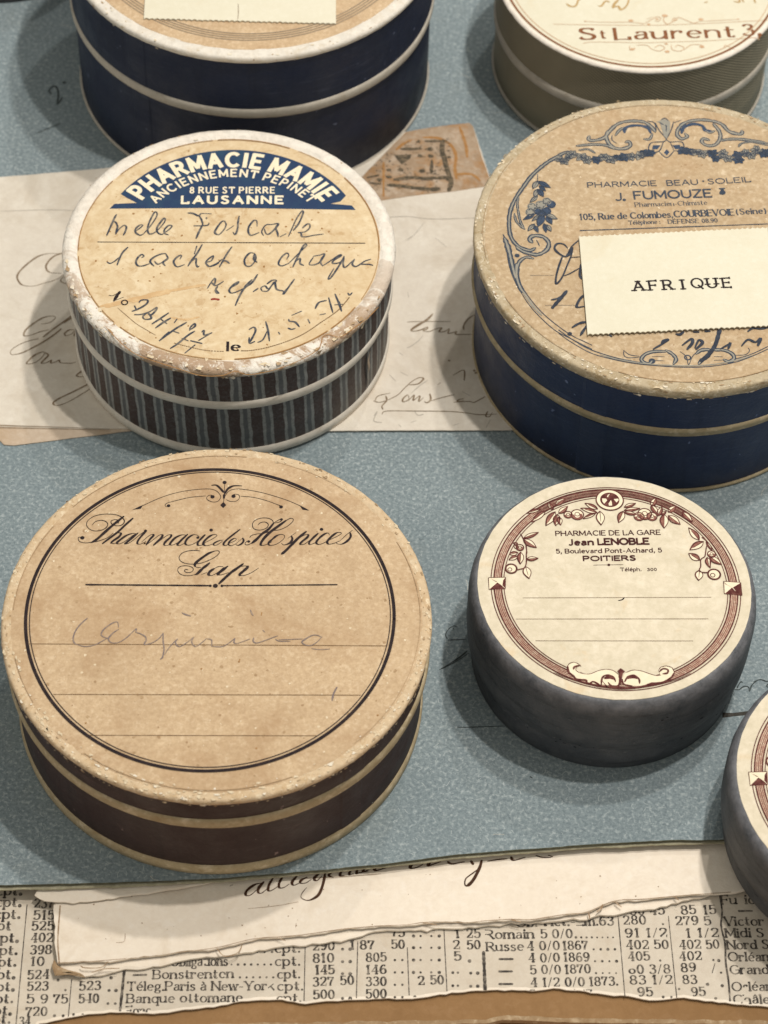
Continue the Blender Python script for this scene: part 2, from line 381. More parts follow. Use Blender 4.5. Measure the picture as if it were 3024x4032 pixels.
    def glyph(s, ch, f, w, serif, contrast, ar, rnd=None, gaps=0.0):
        g = GLYPHS.get(ch)
        if not g: return
        for j, st in enumerate(g[1].split(';')):
            st = st.strip()
            if not st: continue
            k, body = st[0], st[1:].split()
            if rnd and rnd.random() < gaps: continue
            if k == 'd':
                x, y = map(float, body[0].split(',')); c = f(x, y); s.disc(c, w * 0.62, 8, 3e-6); continue
            if k in 'an':
                pass
            if k == 'a':
                cx, cy, rx, ry, a0, a1 = map(float, body[0].split(','))
                nn = max(4, int(abs(a1 - a0) / 20))
                P = [(cx + rx * cos(radians(a0 + (a1 - a0) * i / nn)), cy + ry * sin(radians(a0 + (a1 - a0) * i / nn))) for i in range(nn + 1)]
                s._gs(P, f, w, contrast, False, j)
            elif k == 's':
                P = spline([tuple(map(float, q.split(','))) for q in body], 5); s._gs(P, f, w, contrast, False, j)
            else:
                P = [tuple(map(float, q.split(','))) for q in body]
                for i in range(len(P) - 1):
                    a, b = P[i], P[i + 1]
                    s._gs([a, b], f, w, contrast, True, j + i)
                if serif > 1.2 and k == 'n' and abs(P[-1][1] - P[0][1]) < .3 and P[-1][0] - P[0][0] > 3 and ch in 'EFL':
                    s._gs([(P[-1][0], P[-1][1] - 1.2), (P[-1][0], P[-1][1] + 1.2)], f, w * .8, 1.0, False, j + 6)
                if serif and k == 'l':
                    for (e, o) in ((P[0], P[1]), (P[-1], P[-2])):
                        if abs(e[1] - o[1]) > 1.1 * abs(e[0] - o[0]) and abs(e[1] - o[1]) > 3:
                            top = e[1] > o[1]
                            l, r = (1.3 * float(serif), 1.3 * float(serif))
                            if top and (ch in 'bdhklijmnrupt'): r = 0.1
                            if top and ch == 't': l = 0
                            s._gs([(e[0] - l / max(ar, .5) * .8, e[1] - (0.25 if top else -0.25)), (e[0] + r / max(ar, .5) * .8, e[1] - (0.25 if top else -0.25))], f, w * 0.68 if contrast < .9 else w * .8, 1.0, False, j + 5)
    def _gs(s, P, f, w, contrast, ext, j):
        Q = [f(*p) for p in P]; n = len(Q); ws = []
        for i in range(n):
            a = P[max(0, i - 1)]; b = P[min(n - 1, i + 1)]
            L = hypot(b[0] - a[0], b[1] - a[1]) or 1e-9; v = abs(b[1] - a[1]) / L
            if contrast < 0.99 and (b[1] - a[1]) * (b[0] - a[0]) > 0 and abs(b[0] - a[0]) > .12 * L and ext: v = 0.25
            ws.append(w * (contrast + (1 - contrast) * v ** 1.3))
        if ext:
            d = Vector((Q[1][0] - Q[0][0], Q[1][1] - Q[0][1])); L = d.length or 1e-9; d *= (w * 0.32) / L
            Q = [(Q[0][0] - d.x, Q[0][1] - d.y), (Q[1][0] + d.x, Q[1][1] + d.y)]
        base = len(s.v); s.k += 1
        for i, p in enumerate(Q):
            a = Q[max(0, i - 1)]; b = Q[min(n - 1, i + 1)]
            d = Vector((b[0] - a[0], b[1] - a[1])); L = d.length or 1e-9
            z = s.z + (j % 8) * 2.4e-6 + i * 1.5e-7
            s.v.append(Vector((p[0] - d.y / L * ws[i] / 2, p[1] + d.x / L * ws[i] / 2, z)) - s.o)
            s.v.append(Vector((p[0] + d.y / L * ws[i] / 2, p[1] - d.x / L * ws[i] / 2, z)) - s.o)
        for i in range(n - 1): s.f.append((base + 2 * i, base + 2 * i + 1, base + 2 * i + 3, base + 2 * i + 2))
    def clip(s, poly):
        def inside(x, y):
            r = False; n = len(poly); j = n - 1
            for i in range(n):
                xi, yi, xj, yj = poly[i][0], poly[i][1], poly[j][0], poly[j][1]
                if (yi > y) != (yj > y) and x < (xj - xi) * (y - yi) / (yj - yi) + xi: r = not r
                j = i
            return r
        ok = [inside(v.x + s.o.x, v.y + s.o.y) for v in s.v]
        s.f = [f for f in s.f if all(ok[i] for i in f)]
    def build(s, name, mat, parent, label=None):
        if not s.v: return None
        # every face looks up
        for i, fc in enumerate(s.f):
            a, b, c = s.v[fc[0]], s.v[fc[1]], s.v[fc[2]]
            if (b - a).cross(c - a).z < 0: s.f[i] = fc[::-1]
        o = mesh_obj(name, s.v, s.f, mat, parent)
        if label: o['label'] = label
        return o

def circle3(a, b, c):
    ax, ay, bx, by, cx, cy = a.x, a.y, b.x, b.y, c.x, c.y
    d = 2 * (ax * (by - cy) + bx * (cy - ay) + cx * (ay - by))
    ux = ((ax * ax + ay * ay) * (by - cy) + (bx * bx + by * by) * (cy - ay) + (cx * cx + cy * cy) * (ay - by)) / d
    uy = ((ax * ax + ay * ay) * (cx - bx) + (bx * bx + by * by) * (ax - cx) + (cx * cx + cy * cy) * (bx - ax)) / d
    return Vector((ux, uy, a.z))
def spline(P, seg=6):
    if len(P) < 3: return [(P[0][0] + (P[1][0] - P[0][0]) * i / 3, P[0][1] + (P[1][1] - P[0][1]) * i / 3) for i in range(4)]
    out = []; n = len(P)
    closed = hypot(P[0][0] - P[-1][0], P[0][1] - P[-1][1]) < 1e-9
    for i in range(n - 1):
        p1, p2 = P[i], P[i + 1]
        p0 = P[i - 1] if i else (P[-2] if closed else P[0]); p3 = P[i + 2] if i + 2 < n else (P[1] if closed else P[-1])
        for k in range(seg):
            t = k / seg; t2 = t * t; t3 = t2 * t
            out.append(tuple(0.5 * (2 * p1[j] + (p2[j] - p0[j]) * t + (2 * p0[j] - 5 * p1[j] + 4 * p2[j] - p3[j]) * t2 + (3 * p1[j] - p0[j] - 3 * p2[j] + p3[j]) * t3) for j in (0, 1)))
    out.append(P[-1]); return out

# ---- letter skeletons: cap height 10, x height 6.5 (l line with serifs, n line without, s curve, a arc, d dot)
GLYPHS = {
'A': (8, 'l0,0 4,10;l4,10 8,0;n1.6,3.4 6.4,3.4'), 'B': (6.6, 'l0,0 0,10;n0,10 3.4,10;a3.4,7.6,2.5,2.4,90,-90;n0,5.2 3.6,5.2;a3.6,2.6,3,2.6,90,-90;n0,0 3.6,0'),
'C': (8, 'a4.6,5,4.6,5,42,318'), 'D': (7.6, 'l0,0 0,10;n0,10 2.8,10;a2.8,5,4.8,5,90,-90;n0,0 2.8,0'), 'E': (6, 'l0,0 0,10;n0,10 6,10;n0,5.2 5,5.2;n0,0 6,0'),
'F': (5.8, 'l0,0 0,10;n0,10 5.8,10;n0,5.2 4.8,5.2'), 'G': (8.4, 'a4.6,5,4.6,5,42,345;n5.4,4.6 8.9,4.6;n8.9,4.6 8.9,1'), 'H': (7.4, 'l0,0 0,10;l7.4,0 7.4,10;n0,5.1 7.4,5.1'),
'I': (0.6, 'l.3,0 .3,10'), 'J': (4.4, 'l3.8,10 3.8,2.6;a1.9,2.6,1.9,2.6,0,-150'), 'L': (5.6, 'l0,0 0,10;n0,0 5.6,0;n5.6,0 5.6,1.6'), 'M': (8.8, 'l0,0 0,10;n0,10 4.4,2;n4.4,2 8.8,10;l8.8,0 8.8,10'),
'N': (7.6, 'l0,0 0,10;n0,10 7.6,0;l7.6,10 7.6,.3'), 'O': (9.2, 'a4.6,5,4.6,5,90,450'), 'P': (6.2, 'l0,0 0,10;n0,10 3.4,10;a3.4,7.3,2.8,2.7,90,-90;n0,4.6 3.4,4.6'),
'Q': (9.2, 'a4.6,5,4.6,5,90,450;n5.4,2.6 8.6,-1.2'), 'R': (7, 'l0,0 0,10;n0,10 3.4,10;a3.4,7.5,2.8,2.5,90,-90;n0,5 3.4,5;l3.2,5 7,0'),
'S': (6, 's5.6,8.4 4.8,9.6 3,10 1.1,9.4 .6,7.7 1.6,6.2 3.2,5.2 4.9,4.1 5.6,2.4 4.7,.6 2.8,0 1,.5 .1,2'), 'T': (7.4, 'l3.7,0 3.7,9.6;n0,10 7.4,10;n0,10 0,8.6;n7.4,10 7.4,8.6'), 'U': (7.2, 'l0,10 0,3.6;a3.6,3.6,3.6,3.6,180,360;l7.2,3.6 7.2,10'),
'V': (8, 'l0,10 4,0;l8,10 4,0'), 'Y': (7.6, 'l0,10 3.8,5;l7.6,10 3.8,5;l3.8,5 3.8,0'), 'Z': (6.8, 'n0,10 6.8,10;n6.8,10 0,0;n0,0 6.8,0'),
'a': (5, 's.7,5.2 1.4,6.2 2.8,6.6 4.1,6 4.4,4.6 4.4,1.4 5.2,.1;s4.4,4 2,3.6 .4,2.6 .5,.7 1.9,0 3.4,.5 4.4,1.8'), 'b': (5.6, 'l0,10 0,.2;a2.7,3.3,2.7,3.3,160,-160'),
'c': (4.8, 'a2.9,3.3,2.8,3.3,45,315'), 'd': (5.8, 'l5.4,10 5.4,.2;a2.7,3.3,2.7,3.3,20,340'), 'e': (5.2, 'n.4,3.6 5,3.6;a2.8,3.3,2.6,3.3,5,318'), 'é': (5.2, 'n.4,3.6 5,3.6;a2.8,3.3,2.6,3.3,5,318;n2.4,8 4,9.8'), 'É': (6, 'l0,0 0,10;n0,10 6,10;n0,5.2 5,5.2;n0,0 6,0;n2.4,11 4,12.6'),
'f': (3.4, 's4.2,9.2 3.2,10 1.8,9.6 1.3,8 1.3,5;l1.3,8 1.3,0;n0,6.5 3.4,6.5'), 'g': (5.2, 'a2.5,4.2,2.2,2.4,0,360;s1.4,2 .4,1.2 1.4,.4 3.8,.2 5,-.9 4.4,-2.6 2.2,-3 .2,-2.2 .4,-.8 1.6,.2;n4.4,6 5.4,6.6'),
'h': (5.8, 'l0,10 0,0;s0,4.6 1.6,6.3 3.4,6.6 5,5.6 5.3,3.6;l5.3,4.6 5.3,0'), 'i': (.8, 'l.4,6.5 .4,0;d.4,9.2'), 'l': (.8, 'l.4,10 .4,0'),
'm': (9, 'l0,6.5 0,0;s0,4.6 1.4,6.3 2.9,6.6 4.1,5.6 4.4,3.8;l4.4,4.6 4.4,0;s4.4,4.6 5.8,6.3 7.3,6.6 8.5,5.6 8.8,3.8;l8.8,4.6 8.8,0'), 'n': (5.6, 'l0,6.5 0,0;s0,4.6 1.6,6.3 3.3,6.6 4.9,5.6 5.2,3.6;l5.2,4.6 5.2,0'),
'o': (5.6, 'a2.8,3.3,2.8,3.3,90,450'), 'p': (5.6, 'l0,6.5 0,-3.2;a2.7,3.3,2.7,3.3,160,-160'), 'q': (5.6, 'l5.4,6.5 5.4,-3.2;a2.7,3.3,2.7,3.3,20,340'), 'r': (3.8, 'l0,6.5 0,0;s0,4 1,5.8 2.4,6.6 3.8,6.2;d3.5,5.7'),
's': (4.2, 's3.9,5.3 3.1,6.4 1.7,6.6 .5,5.7 .8,4.3 2.2,3.5 3.7,2.7 3.8,1.1 2.5,0 1,.1 .1,1.4'), 't': (3.4, 'l1.2,8.8 1.2,2;s1.2,2 1.4,.4 2.6,0 3.6,.8;n0,6.5 3.2,6.5'), 'u': (5.6, 's0,6.4 0,2.4 .6,.5 2.1,0 3.8,.6 5.2,2.2;l5.2,6.5 5.2,0;n-.9,6.3 0,6.3'),
'v': (5.4, 'l0,6.5 2.7,0;l5.4,6.5 2.7,0'), 'w': (8, 'l0,6.5 2,0;n2,0 4,6.5;n4,6.5 6,0;l8,6.5 6,0'), 'x': (5.2, 'l0,6.5 5.2,0;l5.2,6.5 0,0'), 'k': (5.4, 'l0,10 0,0;n0,2.6 4.4,6.5;n2,4.2 5.4,0'), 'y': (5.4, 'l0,6.5 2.7,0;l5.4,6.5 2.2,-2.6'), 'z': (4.8, 'n0,6.5 4.8,6.5;n4.8,6.5 0,0;n0,0 4.8,0'), 'â': (5, 's.7,5.2 1.4,6.2 2.8,6.6 4.1,6 4.4,4.6 4.4,1.4 5.2,.1;s4.4,4 2,3.6 .4,2.6 .5,.7 1.9,0 3.4,.5 4.4,1.8;n1.2,8 2.6,9.6;n2.6,9.6 4,8'),
'à': (5, 's.7,5.2 1.4,6.2 2.8,6.6 4.1,6 4.4,4.6 4.4,1.4 5.2,.1;s4.4,4 2,3.6 .4,2.6 .5,.7 1.9,0 3.4,.5 4.4,1.8;n1.6,9.4 3,8'),
'0': (5.6, 'a2.8,5,2.6,5,90,450'), '1': (3.4, 'l1.8,0 1.8,10;n.2,8.4 1.8,10'), '2': (5.6, 's.3,7.6 .8,9.4 2.8,10 4.8,9.2 5.1,7.2 3.8,4.6 1.6,2.2 .2,.4;n.2,.4 5.4,.4;n5.4,.4 5.6,2'), '3': (5.4, 's.4,8.4 1.4,9.8 3.2,9.9 4.7,8.8 4.5,6.8 2.6,5.4 4.4,4.9 5.2,3 4.4,.8 2.4,0 .7,.5 .1,1.9'),
'4': (5.8, 'n4.2,10 0,3;n0,3 5.8,3;l4.2,10 4.2,0'), '5': (5.4, 'n.8,9.8 4.8,9.8;n.8,9.8 .6,5.4;s.6,5.4 2.4,6.4 4.4,5.8 5.3,3.6 4.6,1 2.4,0 .7,.6 .1,1.9'), '6': (5.6, 's4.9,8.6 3.6,9.9 2,9.2 .6,6.6 .2,3.4 1,.8 2.8,0 4.8,1 5.3,3.2 4.4,5.3 2.7,5.8 .6,4.2'),
'7': (5.2, 'n0,9.6 5.2,9.6;n0,9.6 0,7.8;s5.2,9.6 3.4,6 2.2,3 2,0'), '8': (5.6, 'a2.8,7.6,2.2,2.4,90,450;a2.8,2.6,2.6,2.6,90,450'), '9': (5.6, 's.7,1.4 2,.1 3.6,.8 5,3.4 5.4,6.6 4.6,9.2 2.8,10 .8,9 .3,6.8 1.2,4.7 2.9,4.2 5,5.8'),
'.': (1, 'd.5,.5'), ',': (1.2, 'd.6,.5;n.8,.4 .1,-2'), ':': (1, 'd.5,.6;d.5,5.6'), '-': (3.2, 'n.2,3.4 3,3.4'), '—': (9, 'n0,3.4 9,3.4'), '/': (3.4, 'n0,0 3.2,10'), '(': (3, 'a4.6,4,4.2,7,130,230'), ')': (3, 'a-1.8,4,4.2,7,50,-50'),
'·': (1.6, 'd.8,5'), "'": (1, 'n.5,10 .5,7.6'), '!': (1, 'n.5,10 .5,3.6;d.5,.5'), ' ': (4, '')}
def set_type(txt, mono, track=0.0):
    x = 0; out = []
    for i, ch in enumerate(txt):
        w = GLYPHS.get(ch, GLYPHS['x'])[0]
        if mono: out.append((ch, x + (12 - w) / 2)); x += 12
        else: out.append((ch, x)); x += w + (2.3 + track if ch not in ' ' else 0)
    out.append(('', x - (2.3 + track if not mono else 3))); return out
# ------------------------------------------------------------------ the surface: table, boards and sheets of old paper
def sheet(name, outline, z, t, mat, parent=None, loc=Vector((0, 0, 0)), torn=0.0, edge=0.0006, drop=0.00025, edge_mat=None, seed=1, step=0.0011, lift=0.0):
    """one sheet of paper: outline (world xy), top at z, thickness t, soft or torn edge"""
    pts = []
    rnd = random.Random(seed)
    n = len(outline)
    for i in range(n):
        a, b = Vector(outline[i][:2]), Vector(outline[(i + 1) % n][:2]); L = (b - a).length
        inside = max(abs(a.x), abs(b.x)) < 0.16 and max(a.y, b.y) < 0.62
        k = max(1, int(L / step)) if (inside or L < 0.3) else max(1, int(L / 0.006))
        nr = Vector((-(b - a).y, (b - a).x)) / L
        for j in range(k):
            p = a + (b - a) * j / k
            w = noise.noise((p.x * 160 + seed, p.y * 160, seed)) * 0.9 + noise.noise((p.x * 620, p.y * 620 + seed, seed)) * 0.7 + noise.noise((p.x * 1500, p.y * 1500 + seed, seed)) * 0.5
            pts.append(p + nr * w * torn)
    area = sum(pts[i].x * pts[(i + 1) % len(pts)].y - pts[(i + 1) % len(pts)].x * pts[i].y for i in range(len(pts)))
    if area < 0: pts = pts[::-1]
    N_ = len(pts); inner = []
    for i in range(N_):
        d = (pts[(i + 1) % N_] - pts[i - 1]); d.normalize(); nr = Vector((-d.y, d.x))
        inner.append(pts[i] + nr * edge * (1 + (0.5 * noise.noise((pts[i].x * 400, pts[i].y * 400, 3)) if torn else 0)))
    V = [Vector((p.x, p.y, z)) for p in inner]
    V += [Vector((p.x, p.y, z - drop + lift * (0.5 + noise.noise((p.x * 90, p.y * 90, seed * 2.0))))) for p in pts]
    V += [Vector((p.x, p.y, z - t)) for p in pts]
    F = [tuple(range(N_))]
    for i in range(N_):
        j = (i + 1) % N_
        F.append((i, N_ + i, N_ + j, j)); F.append((N_ + i, 2 * N_ + i, 2 * N_ + j, N_ + j))
    o = mesh_obj(name, [v - loc for v in V], F, mat, parent)
    if edge_mat:
        o.data.materials.append(edge_mat)
        for p in o.data.polygons:
            if p.index: p.material_index = 1
    return o
def outline(crop, text, z):
    return [at(*map(float, w.split(',')), z, crop) for w in text.split()]
def tag(o, label, cat, kind=None):
    o['label'] = label; o['category'] = cat
    if kind: o['kind'] = kind

FULL = (0, 0, 1.0)
n5 = (0, 3350, 1.106); n6 = (1500, 3350, 1.0886); c8 = (0, 3480, 3.318)
Z_LETTER = 0.0007; Z_DEED = -0.0024; Z_NEWS = -0.0042; Z_KRAFT = -0.0050; Z_TABLE = -0.0075

# table
tb = mesh_obj('table', [(-1.2, -0.6, Z_TABLE), (1.2, -0.6, Z_TABLE), (1.2, 1.4, Z_TABLE), (-1.2, 1.4, Z_TABLE),
                        (-1.2, -0.6, Z_TABLE - .03), (1.2, -0.6, Z_TABLE - .03), (1.2, 1.4, Z_TABLE - .03), (-1.2, 1.4, Z_TABLE - .03)],
              [(0, 1, 2, 3), (4, 7, 6, 5), (0, 4, 5, 1), (1, 5, 6, 2), (2, 6, 7, 3), (3, 7, 4, 0)], M_WOOD)
tb['kind'] = 'structure'

# kraft board
kb = [at(-500, 4120, Z_KRAFT), at(0, 4075, Z_KRAFT), at(1100, 4040, Z_KRAFT)] + \
     outline(n6, '0,745 250,741 450,735 520,720 650,723 900,735 1300,741 1659,744', Z_KRAFT) + [at(3500, 4045, Z_KRAFT)]
kb = kb + [Vector((0.30, 0.70, 0)), Vector((-0.26, 0.70, 0))]
kraft = sheet('kraft_board', kb, Z_KRAFT, 0.0016, M_KRAFT, torn=0.0002, edge=0.0007, drop=0.0003, edge_mat=M_EDGE, seed=5)
tag(kraft, 'brown kraft board under the torn newspaper along the bottom edge', 'board')

# newspaper
nb = [at(-700, 4300, Z_NEWS), at(-200, 4200, Z_NEWS), at(120, 4080, Z_NEWS)] + \
     outline(n5, '170,750 260,733 350,716 450,707 600,706 700,708 800,694 900,678 1050,656 1200,648 1330,662 1420,655 1500,650', Z_NEWS) + \
     outline(n6, '0,632 100,636 200,622 330,604 440,600 560,596 650,604 740,591 850,597 930,610 1000,622 1150,636 1300,630 1450,646 1659,668', Z_NEWS) + \
     [at(3400, 3990, Z_NEWS)]
nb = nb + [Vector((0.21, 0.36, 0)), Vector((-0.19, 0.36, 0))]
news = sheet('newspaper', nb, Z_NEWS, 0.00035, M_NEWS, torn=0.00035, edge=0.0005, drop=0.0001, edge_mat=M_FOLDED, seed=7, lift=0.0001)
tag(news, 'torn old newspaper printed with columns of stock prices under the boxes', 'newspaper')

# folded deed (cream, three layers)
deed = thing('folded_letter', at(1500, 3600, Z_DEED), 'cream folded letter with brown ink lying between the blue paper and the newspaper', 'letter')
dl = deed.location.copy()
low = outline(n5, '250,545 300,538 370,552 450,545 520,520 600,512 700,495 800,478 900,460 1000,452 1100,438 1180,425 1250,408 1330,405 1450,393 1550,375 1659,350', Z_DEED - .0009)[:-1] + \
      outline(n6, '0,340 120,338 250,335 350,330 460,318 560,306 640,308 720,302 800,292 880,290 1000,268 1060,262 1200,238 1440,190 1600,165', Z_DEED - .0009)
low += [at(3400, 3420, 0), at(3400, 3250, 0), at(260, 3440, 0)]
sheet('lower_leaf', low, Z_DEED - 0.0009, 0.0006, M_FOLDED, deed, dl, torn=0.0006, edge=0.0004, drop=0.00018, edge_mat=M_FOLDED, seed=11, lift=0.0002)
top = outline(n5, '238,235 243,330 236,400 250,490 420,482 600,466 760,446 940,424 1100,386 1220,376 1330,366 1500,342 1659,327', Z_DEED)[:-1] + \
      outline(n6, '0,322 110,318 180,308 250,306 360,309 460,300 560,294 640,296 720,284 800,272 880,264 1000,216 1120,208 1250,196 1350,188 1500,178 1600,162', Z_DEED)
top += [at(3400, 3400, 0), at(3400, 3250, 0), at(300, 3440, 0)]
sheet('upper_leaf', top, Z_DEED, 0.0005, M_FOLDED, deed, dl, torn=0.0004, edge=0.0004, drop=0.00015, edge_mat=M_FOLDED, seed=12, lift=0.00025)
flap = outline(c8, '455,140 520,185 590,212 740,232 960,245 1130,228 1320,210 1480,185 1659,158', Z_DEED + .0008) + outline(n5, '700,175 800,160', Z_DEED + .0008)
flap += [at(900, 3440, 0), at(160, 3470, 0)]
sheet('top_flap', flap, Z_DEED + 0.0008, 0.0003, M_FOLDED, deed, dl, torn=0.0003, edge=0.0003, drop=0.0001, edge_mat=M_FOLDED, seed=13)
curl = outline(n5, '238,540 225,500 235,470 252,496 300,515 350,530 370,548 300,536', Z_DEED - 0.0003)
sheet('curled_corner', curl, Z_DEED - 0.0003, 0.0004, M_EDGE, deed, dl, torn=0.0002, edge=0.0004, drop=0.0002, seed=14)
M_SEPIA = ink('iron_gall_ink', (0.055, 0.024, 0.012), (0.13, 0.06, 0.03))
M_SEPIA_P = ink('pale_brown_ink', (0.21, 0.15, 0.095), (0.42, 0.35, 0.26), amt=.8)
M_PEN_BR = ink('brown_crease', (0.30, 0.195, 0.115), (0.60, 0.48, 0.35), amt=.9, scale=500)
K = Ink(Z_DEED + 0.00006, dl)
l1 = (850, 3350, 2.765); l2 = (1400, 3330, 1.8433)
K.pen(l1, '500,350 420,370 340,430 325,480 370,485 440,430 500,360;520,340 470,400 460,450 500,460 560,410;620,300 580,370 570,430 610,430 700,370;720,295 690,350 690,400 740,400 800,360;880,280 830,340 850,375 930,340;990,290 930,320 920,350 980,350 1040,310;1120,250 1070,300 1100,325 1160,270;1190,240 1170,350 1130,460 1080,510 1000,540 930,510 940,460 990,400;1260,230 1230,270 1280,290;1370,220 1350,270 1400,270;1470,210 1450,260 1500,250;1540,210 1530,250 1570,240;1620,200 1600,230 1659,229;150,385 185,370', 0.00018, 0.00062)
K.pen(l2, '0,200 60,190 130,160 150,180 250,150;200,150 260,150;420,120 395,160 440,160 490,135;540,120 530,145 620,115;670,118 700,132 760,122 790,118;840,115 852,132;960,112 1040,100 1100,95;1130,85 1150,105 1230,85;1310,72 1360,85 1420,85;1400,70 1430,80', 0.00028, 0.0008)
K.pen(l2, '915,110 900,160 860,240 820,285 795,285 800,240 850,200 890,170', 0.0003, 0.0007)
K.build('handwriting', M_SEPIA, deed)
K = Ink(Z_DEED + 0.00003, dl)
K.pen((0, 3350, 1.106), '1659,100 1600,105 1500,112 1400,118 1310,120;1300,222 1200,240 1080,252;545,360 540,395 505,400;1290,315 1287,335', 0.00013)
K.pen(n5, '252,488 420,480 600,464 760,444 940,422 1100,384 1220,374 1330,364 1500,340 1659,326', 0.00013, taper=False)
K.pen(n6, '0,321 110,317 180,307 250,305 360,308 460,299 560,293 640,295 720,283 800,271 880,263 1000,215 1120,207 1250,195 1350,187 1500,177', 0.00013, taper=False)
K.pen(n5, '262,240 255,330 252,400 258,485', 0.0003, taper=False)
K.pen(n5, '945,425 970,455 1000,458 1040,440 1055,408;470,482 440,508 370,510 350,500;400,530 450,515 520,512;1205,378 1245,392', 0.00025)
K.pen(n6, '180,308 240,318;890,265 895,290;925,262 945,245 950,230;1005,220 1030,240;560,296 600,305;1260,198 1275,210', 0.0004)
K.build('crease_lines', M_PEN_BR, deed)
for nm, hz, sd in (('deed_specks', Z_DEED + .00005, 5),):
    K = Ink(hz, dl); rn = random.Random(sd)
    for i in range(60):
        c = at(rn.uniform(300, 2700), rn.uniform(3440, 3700), hz); K.disc(c, rn.uniform(.00004, .00016), 7, i * 3e-7)
    K.clip(top); K.build('specks', M_PEN_BR, deed)['kind'] = 'stuff'

# newspaper print
M_PRINT = ink('newspaper_print', (0.050, 0.042, 0.036), (0.36, 0.31, 0.25), amt=0.75, scale=1000)
nl = Vector((0, 0, 0))
K = Ink(Z_NEWS + 0.00005, nl)
def nt(crop, txt, x0, y0, x1, y1=None, cap=36, wt=1.45):
    K.text(crop, (x0, y0), (x1, y1 if y1 is not None else y0 + (x1 - x0) * -0.008), cap, txt, 1.6, wt * 1.28, 0.36, jitter=0.25, gaps=0.012)
def ndots(crop, x0, x1, y, n, r=0.00022):
    for i in range(n):
        x = x0 + (x1 - x0) * i / max(1, n - 1); c = at(x, y, K.z, crop); K.disc(c, r * (0.8 + 0.4 * ((i * 7 + int(x)) % 3) / 2), 8, 1e-6)
ys = [193, 243, 295, 345, 398, 452, 503, 557, 610, 662, 715, 752]
for y, xe in zip(ys, [95, 92, 88, 66, 80, 76, 70, 65, 62, 57, 50, 45]):
    nt(n5, 'cpt', xe - 108, y, xe - 22, y, 40, 1.7)
    if y != 345: ndots(n5, xe - 6, xe - 5, y - 4, 1, .00032)
for txt, x0, x1, y, yy in (('237', 150, 230, 248, 248), ('515', 148, 235, 299, 297), ('525', 140, 232, 346, 344), ('402', 136, 228, 398, 396), ('398', 134, 222, 450, 448),
                           ('10', 135, 190, 500, 499), ('524', 122, 212, 558, 556), ('523', 120, 208, 608, 607), ('5', 118, 146, 662, 661), ('9', 178, 206, 664, 663), ('75', 235, 293, 664, 662),
                           ('540', 345, 428, 662, 660), ('523', 347, 437, 607, 604), ('720', 114, 203, 720, 717), ('34', 85, 130, 762, 760), ('523', 347, 420, 552, 550)):
    nt(n5, txt, x0, y, x1, yy, 38, 1.7)
ndots(n5, 253, 254, 563, 1, .0003); ndots(n5, 285, 286, 606, 1, .0003); ndots(n5, 475, 505, 608, 2, .0003); ndots(n5, 484, 486, 553, 1, .00034); ndots(n5, 470, 502, 665, 2); ndots(n5, 237, 275, 718, 2, .00036); ndots(n5, 320, 440, 712, 4)
for a, b, w in (((118, 235), (70, 754), .00018), ((312, 560), (298, 720), .00016), ((541, 525), (522, 706), .0005), ((1329, 420), (1324, 664), .00018), ((1558, 395), (1552, 652), .00018)):
    K.line(n5, a, b, w)
nt(n5, 'Obligations', 745, 502, 990, 499, 40); ndots(n5, 1008, 1180, 495, 7); nt(n5, 'cpt.', 1200, 500, 1305, 498, 40)
nt(n5, 'cpt.', 1200, 443, 1305, 441, 40); ndots(n5, 1120, 1185, 440, 3)
K.line(n5, (582, 541), (636, 540), .0004); nt(n5, 'Bonstrenten', 668, 557, 1015, 553, 38); ndots(n5, 1045, 1190, 551, 6); nt(n5, 'cpt.', 1210, 556, 1305, 553, 38)
nt(n5, 'Téleg.Paris à New-York', 555, 608, 1193, 606, 38); nt(n5, 'cpt.', 1210, 608, 1318, 606, 38)
nt(n5, 'Banque ottomane', 553, 662, 1053, 656, 38); nt(n5, 'cpt.', 1207, 660, 1310, 658, 38)
nt(n5, 'Fonc', 553, 716, 655, 712, 38)
for txt, x0, x1, y in (('290', 1365, 1455, 433), ('810', 1365, 1453, 486), ('145', 1375, 1455, 538), ('327', 1365, 1452, 589), ('50', 1485, 1540, 584), ('500', 1367, 1455, 645)):
    nt(n5, txt, x0, y, x1, y - 2, 38, 1.7)
for y in (428, 482, 535, 642): ndots(n5, 1492, 1525, y, 2, .0003)
# right hand columns, crop n6
for txt, x0, x1, y in (('87', -68, -15, 318), ('1 87', -130, -30, 422), ('75', 48, 100, 368), ('50', 48, 100, 419), ('805', -62, 22, 474), ('146', -62, 22, 527), ('330', -62, 22, 578), ('500', -62, 22, 630),
                       ('1', 320, 338, 373), ('25', 370, 425, 373), ('2', 313, 338, 421), ('50', 372, 425, 421), ('5', 317, 343, 470), ('2', 162, 186, 575), ('50', 215, 268, 572)):
    nt(n6, txt, x0, y, x1, y - 1, 37, 1.7)
for y in (468, 521, 574, 627): ndots(n6, 60, 92, y, 2, .0003)
for y in (365, 415, 468, 521): ndots(n6, 140, 170, y, 2, .00028); ndots(n6, 216, 250, y, 2, .00028)
ndots(n6, 145, 146, 626, 1, .0003); ndots(n6, 258, 259, 620, 1); ndots(n6, 380, 381, 472, 1, .0003)
for y in (522, 578): ndots(n6, 308, 330, y, 2, .00024); ndots(n6, 385, 415, y + 2, 2, .0003)
for a, b, w in (((113, 415), (121, 618), .00018), ((270, 335), (283, 600), .00018), ((440, 435), (447, 604), .0006), ((1015, 262), (1046, 625), .00018), ((1232, 280), (1268, 630), .00016)):
    K.line(n6, a, b, w)
K.pen(n6, '1452,190 1462,260 1458,320 1475,400 1478,480 1490,560 1497,655', 0.0004, taper=False)
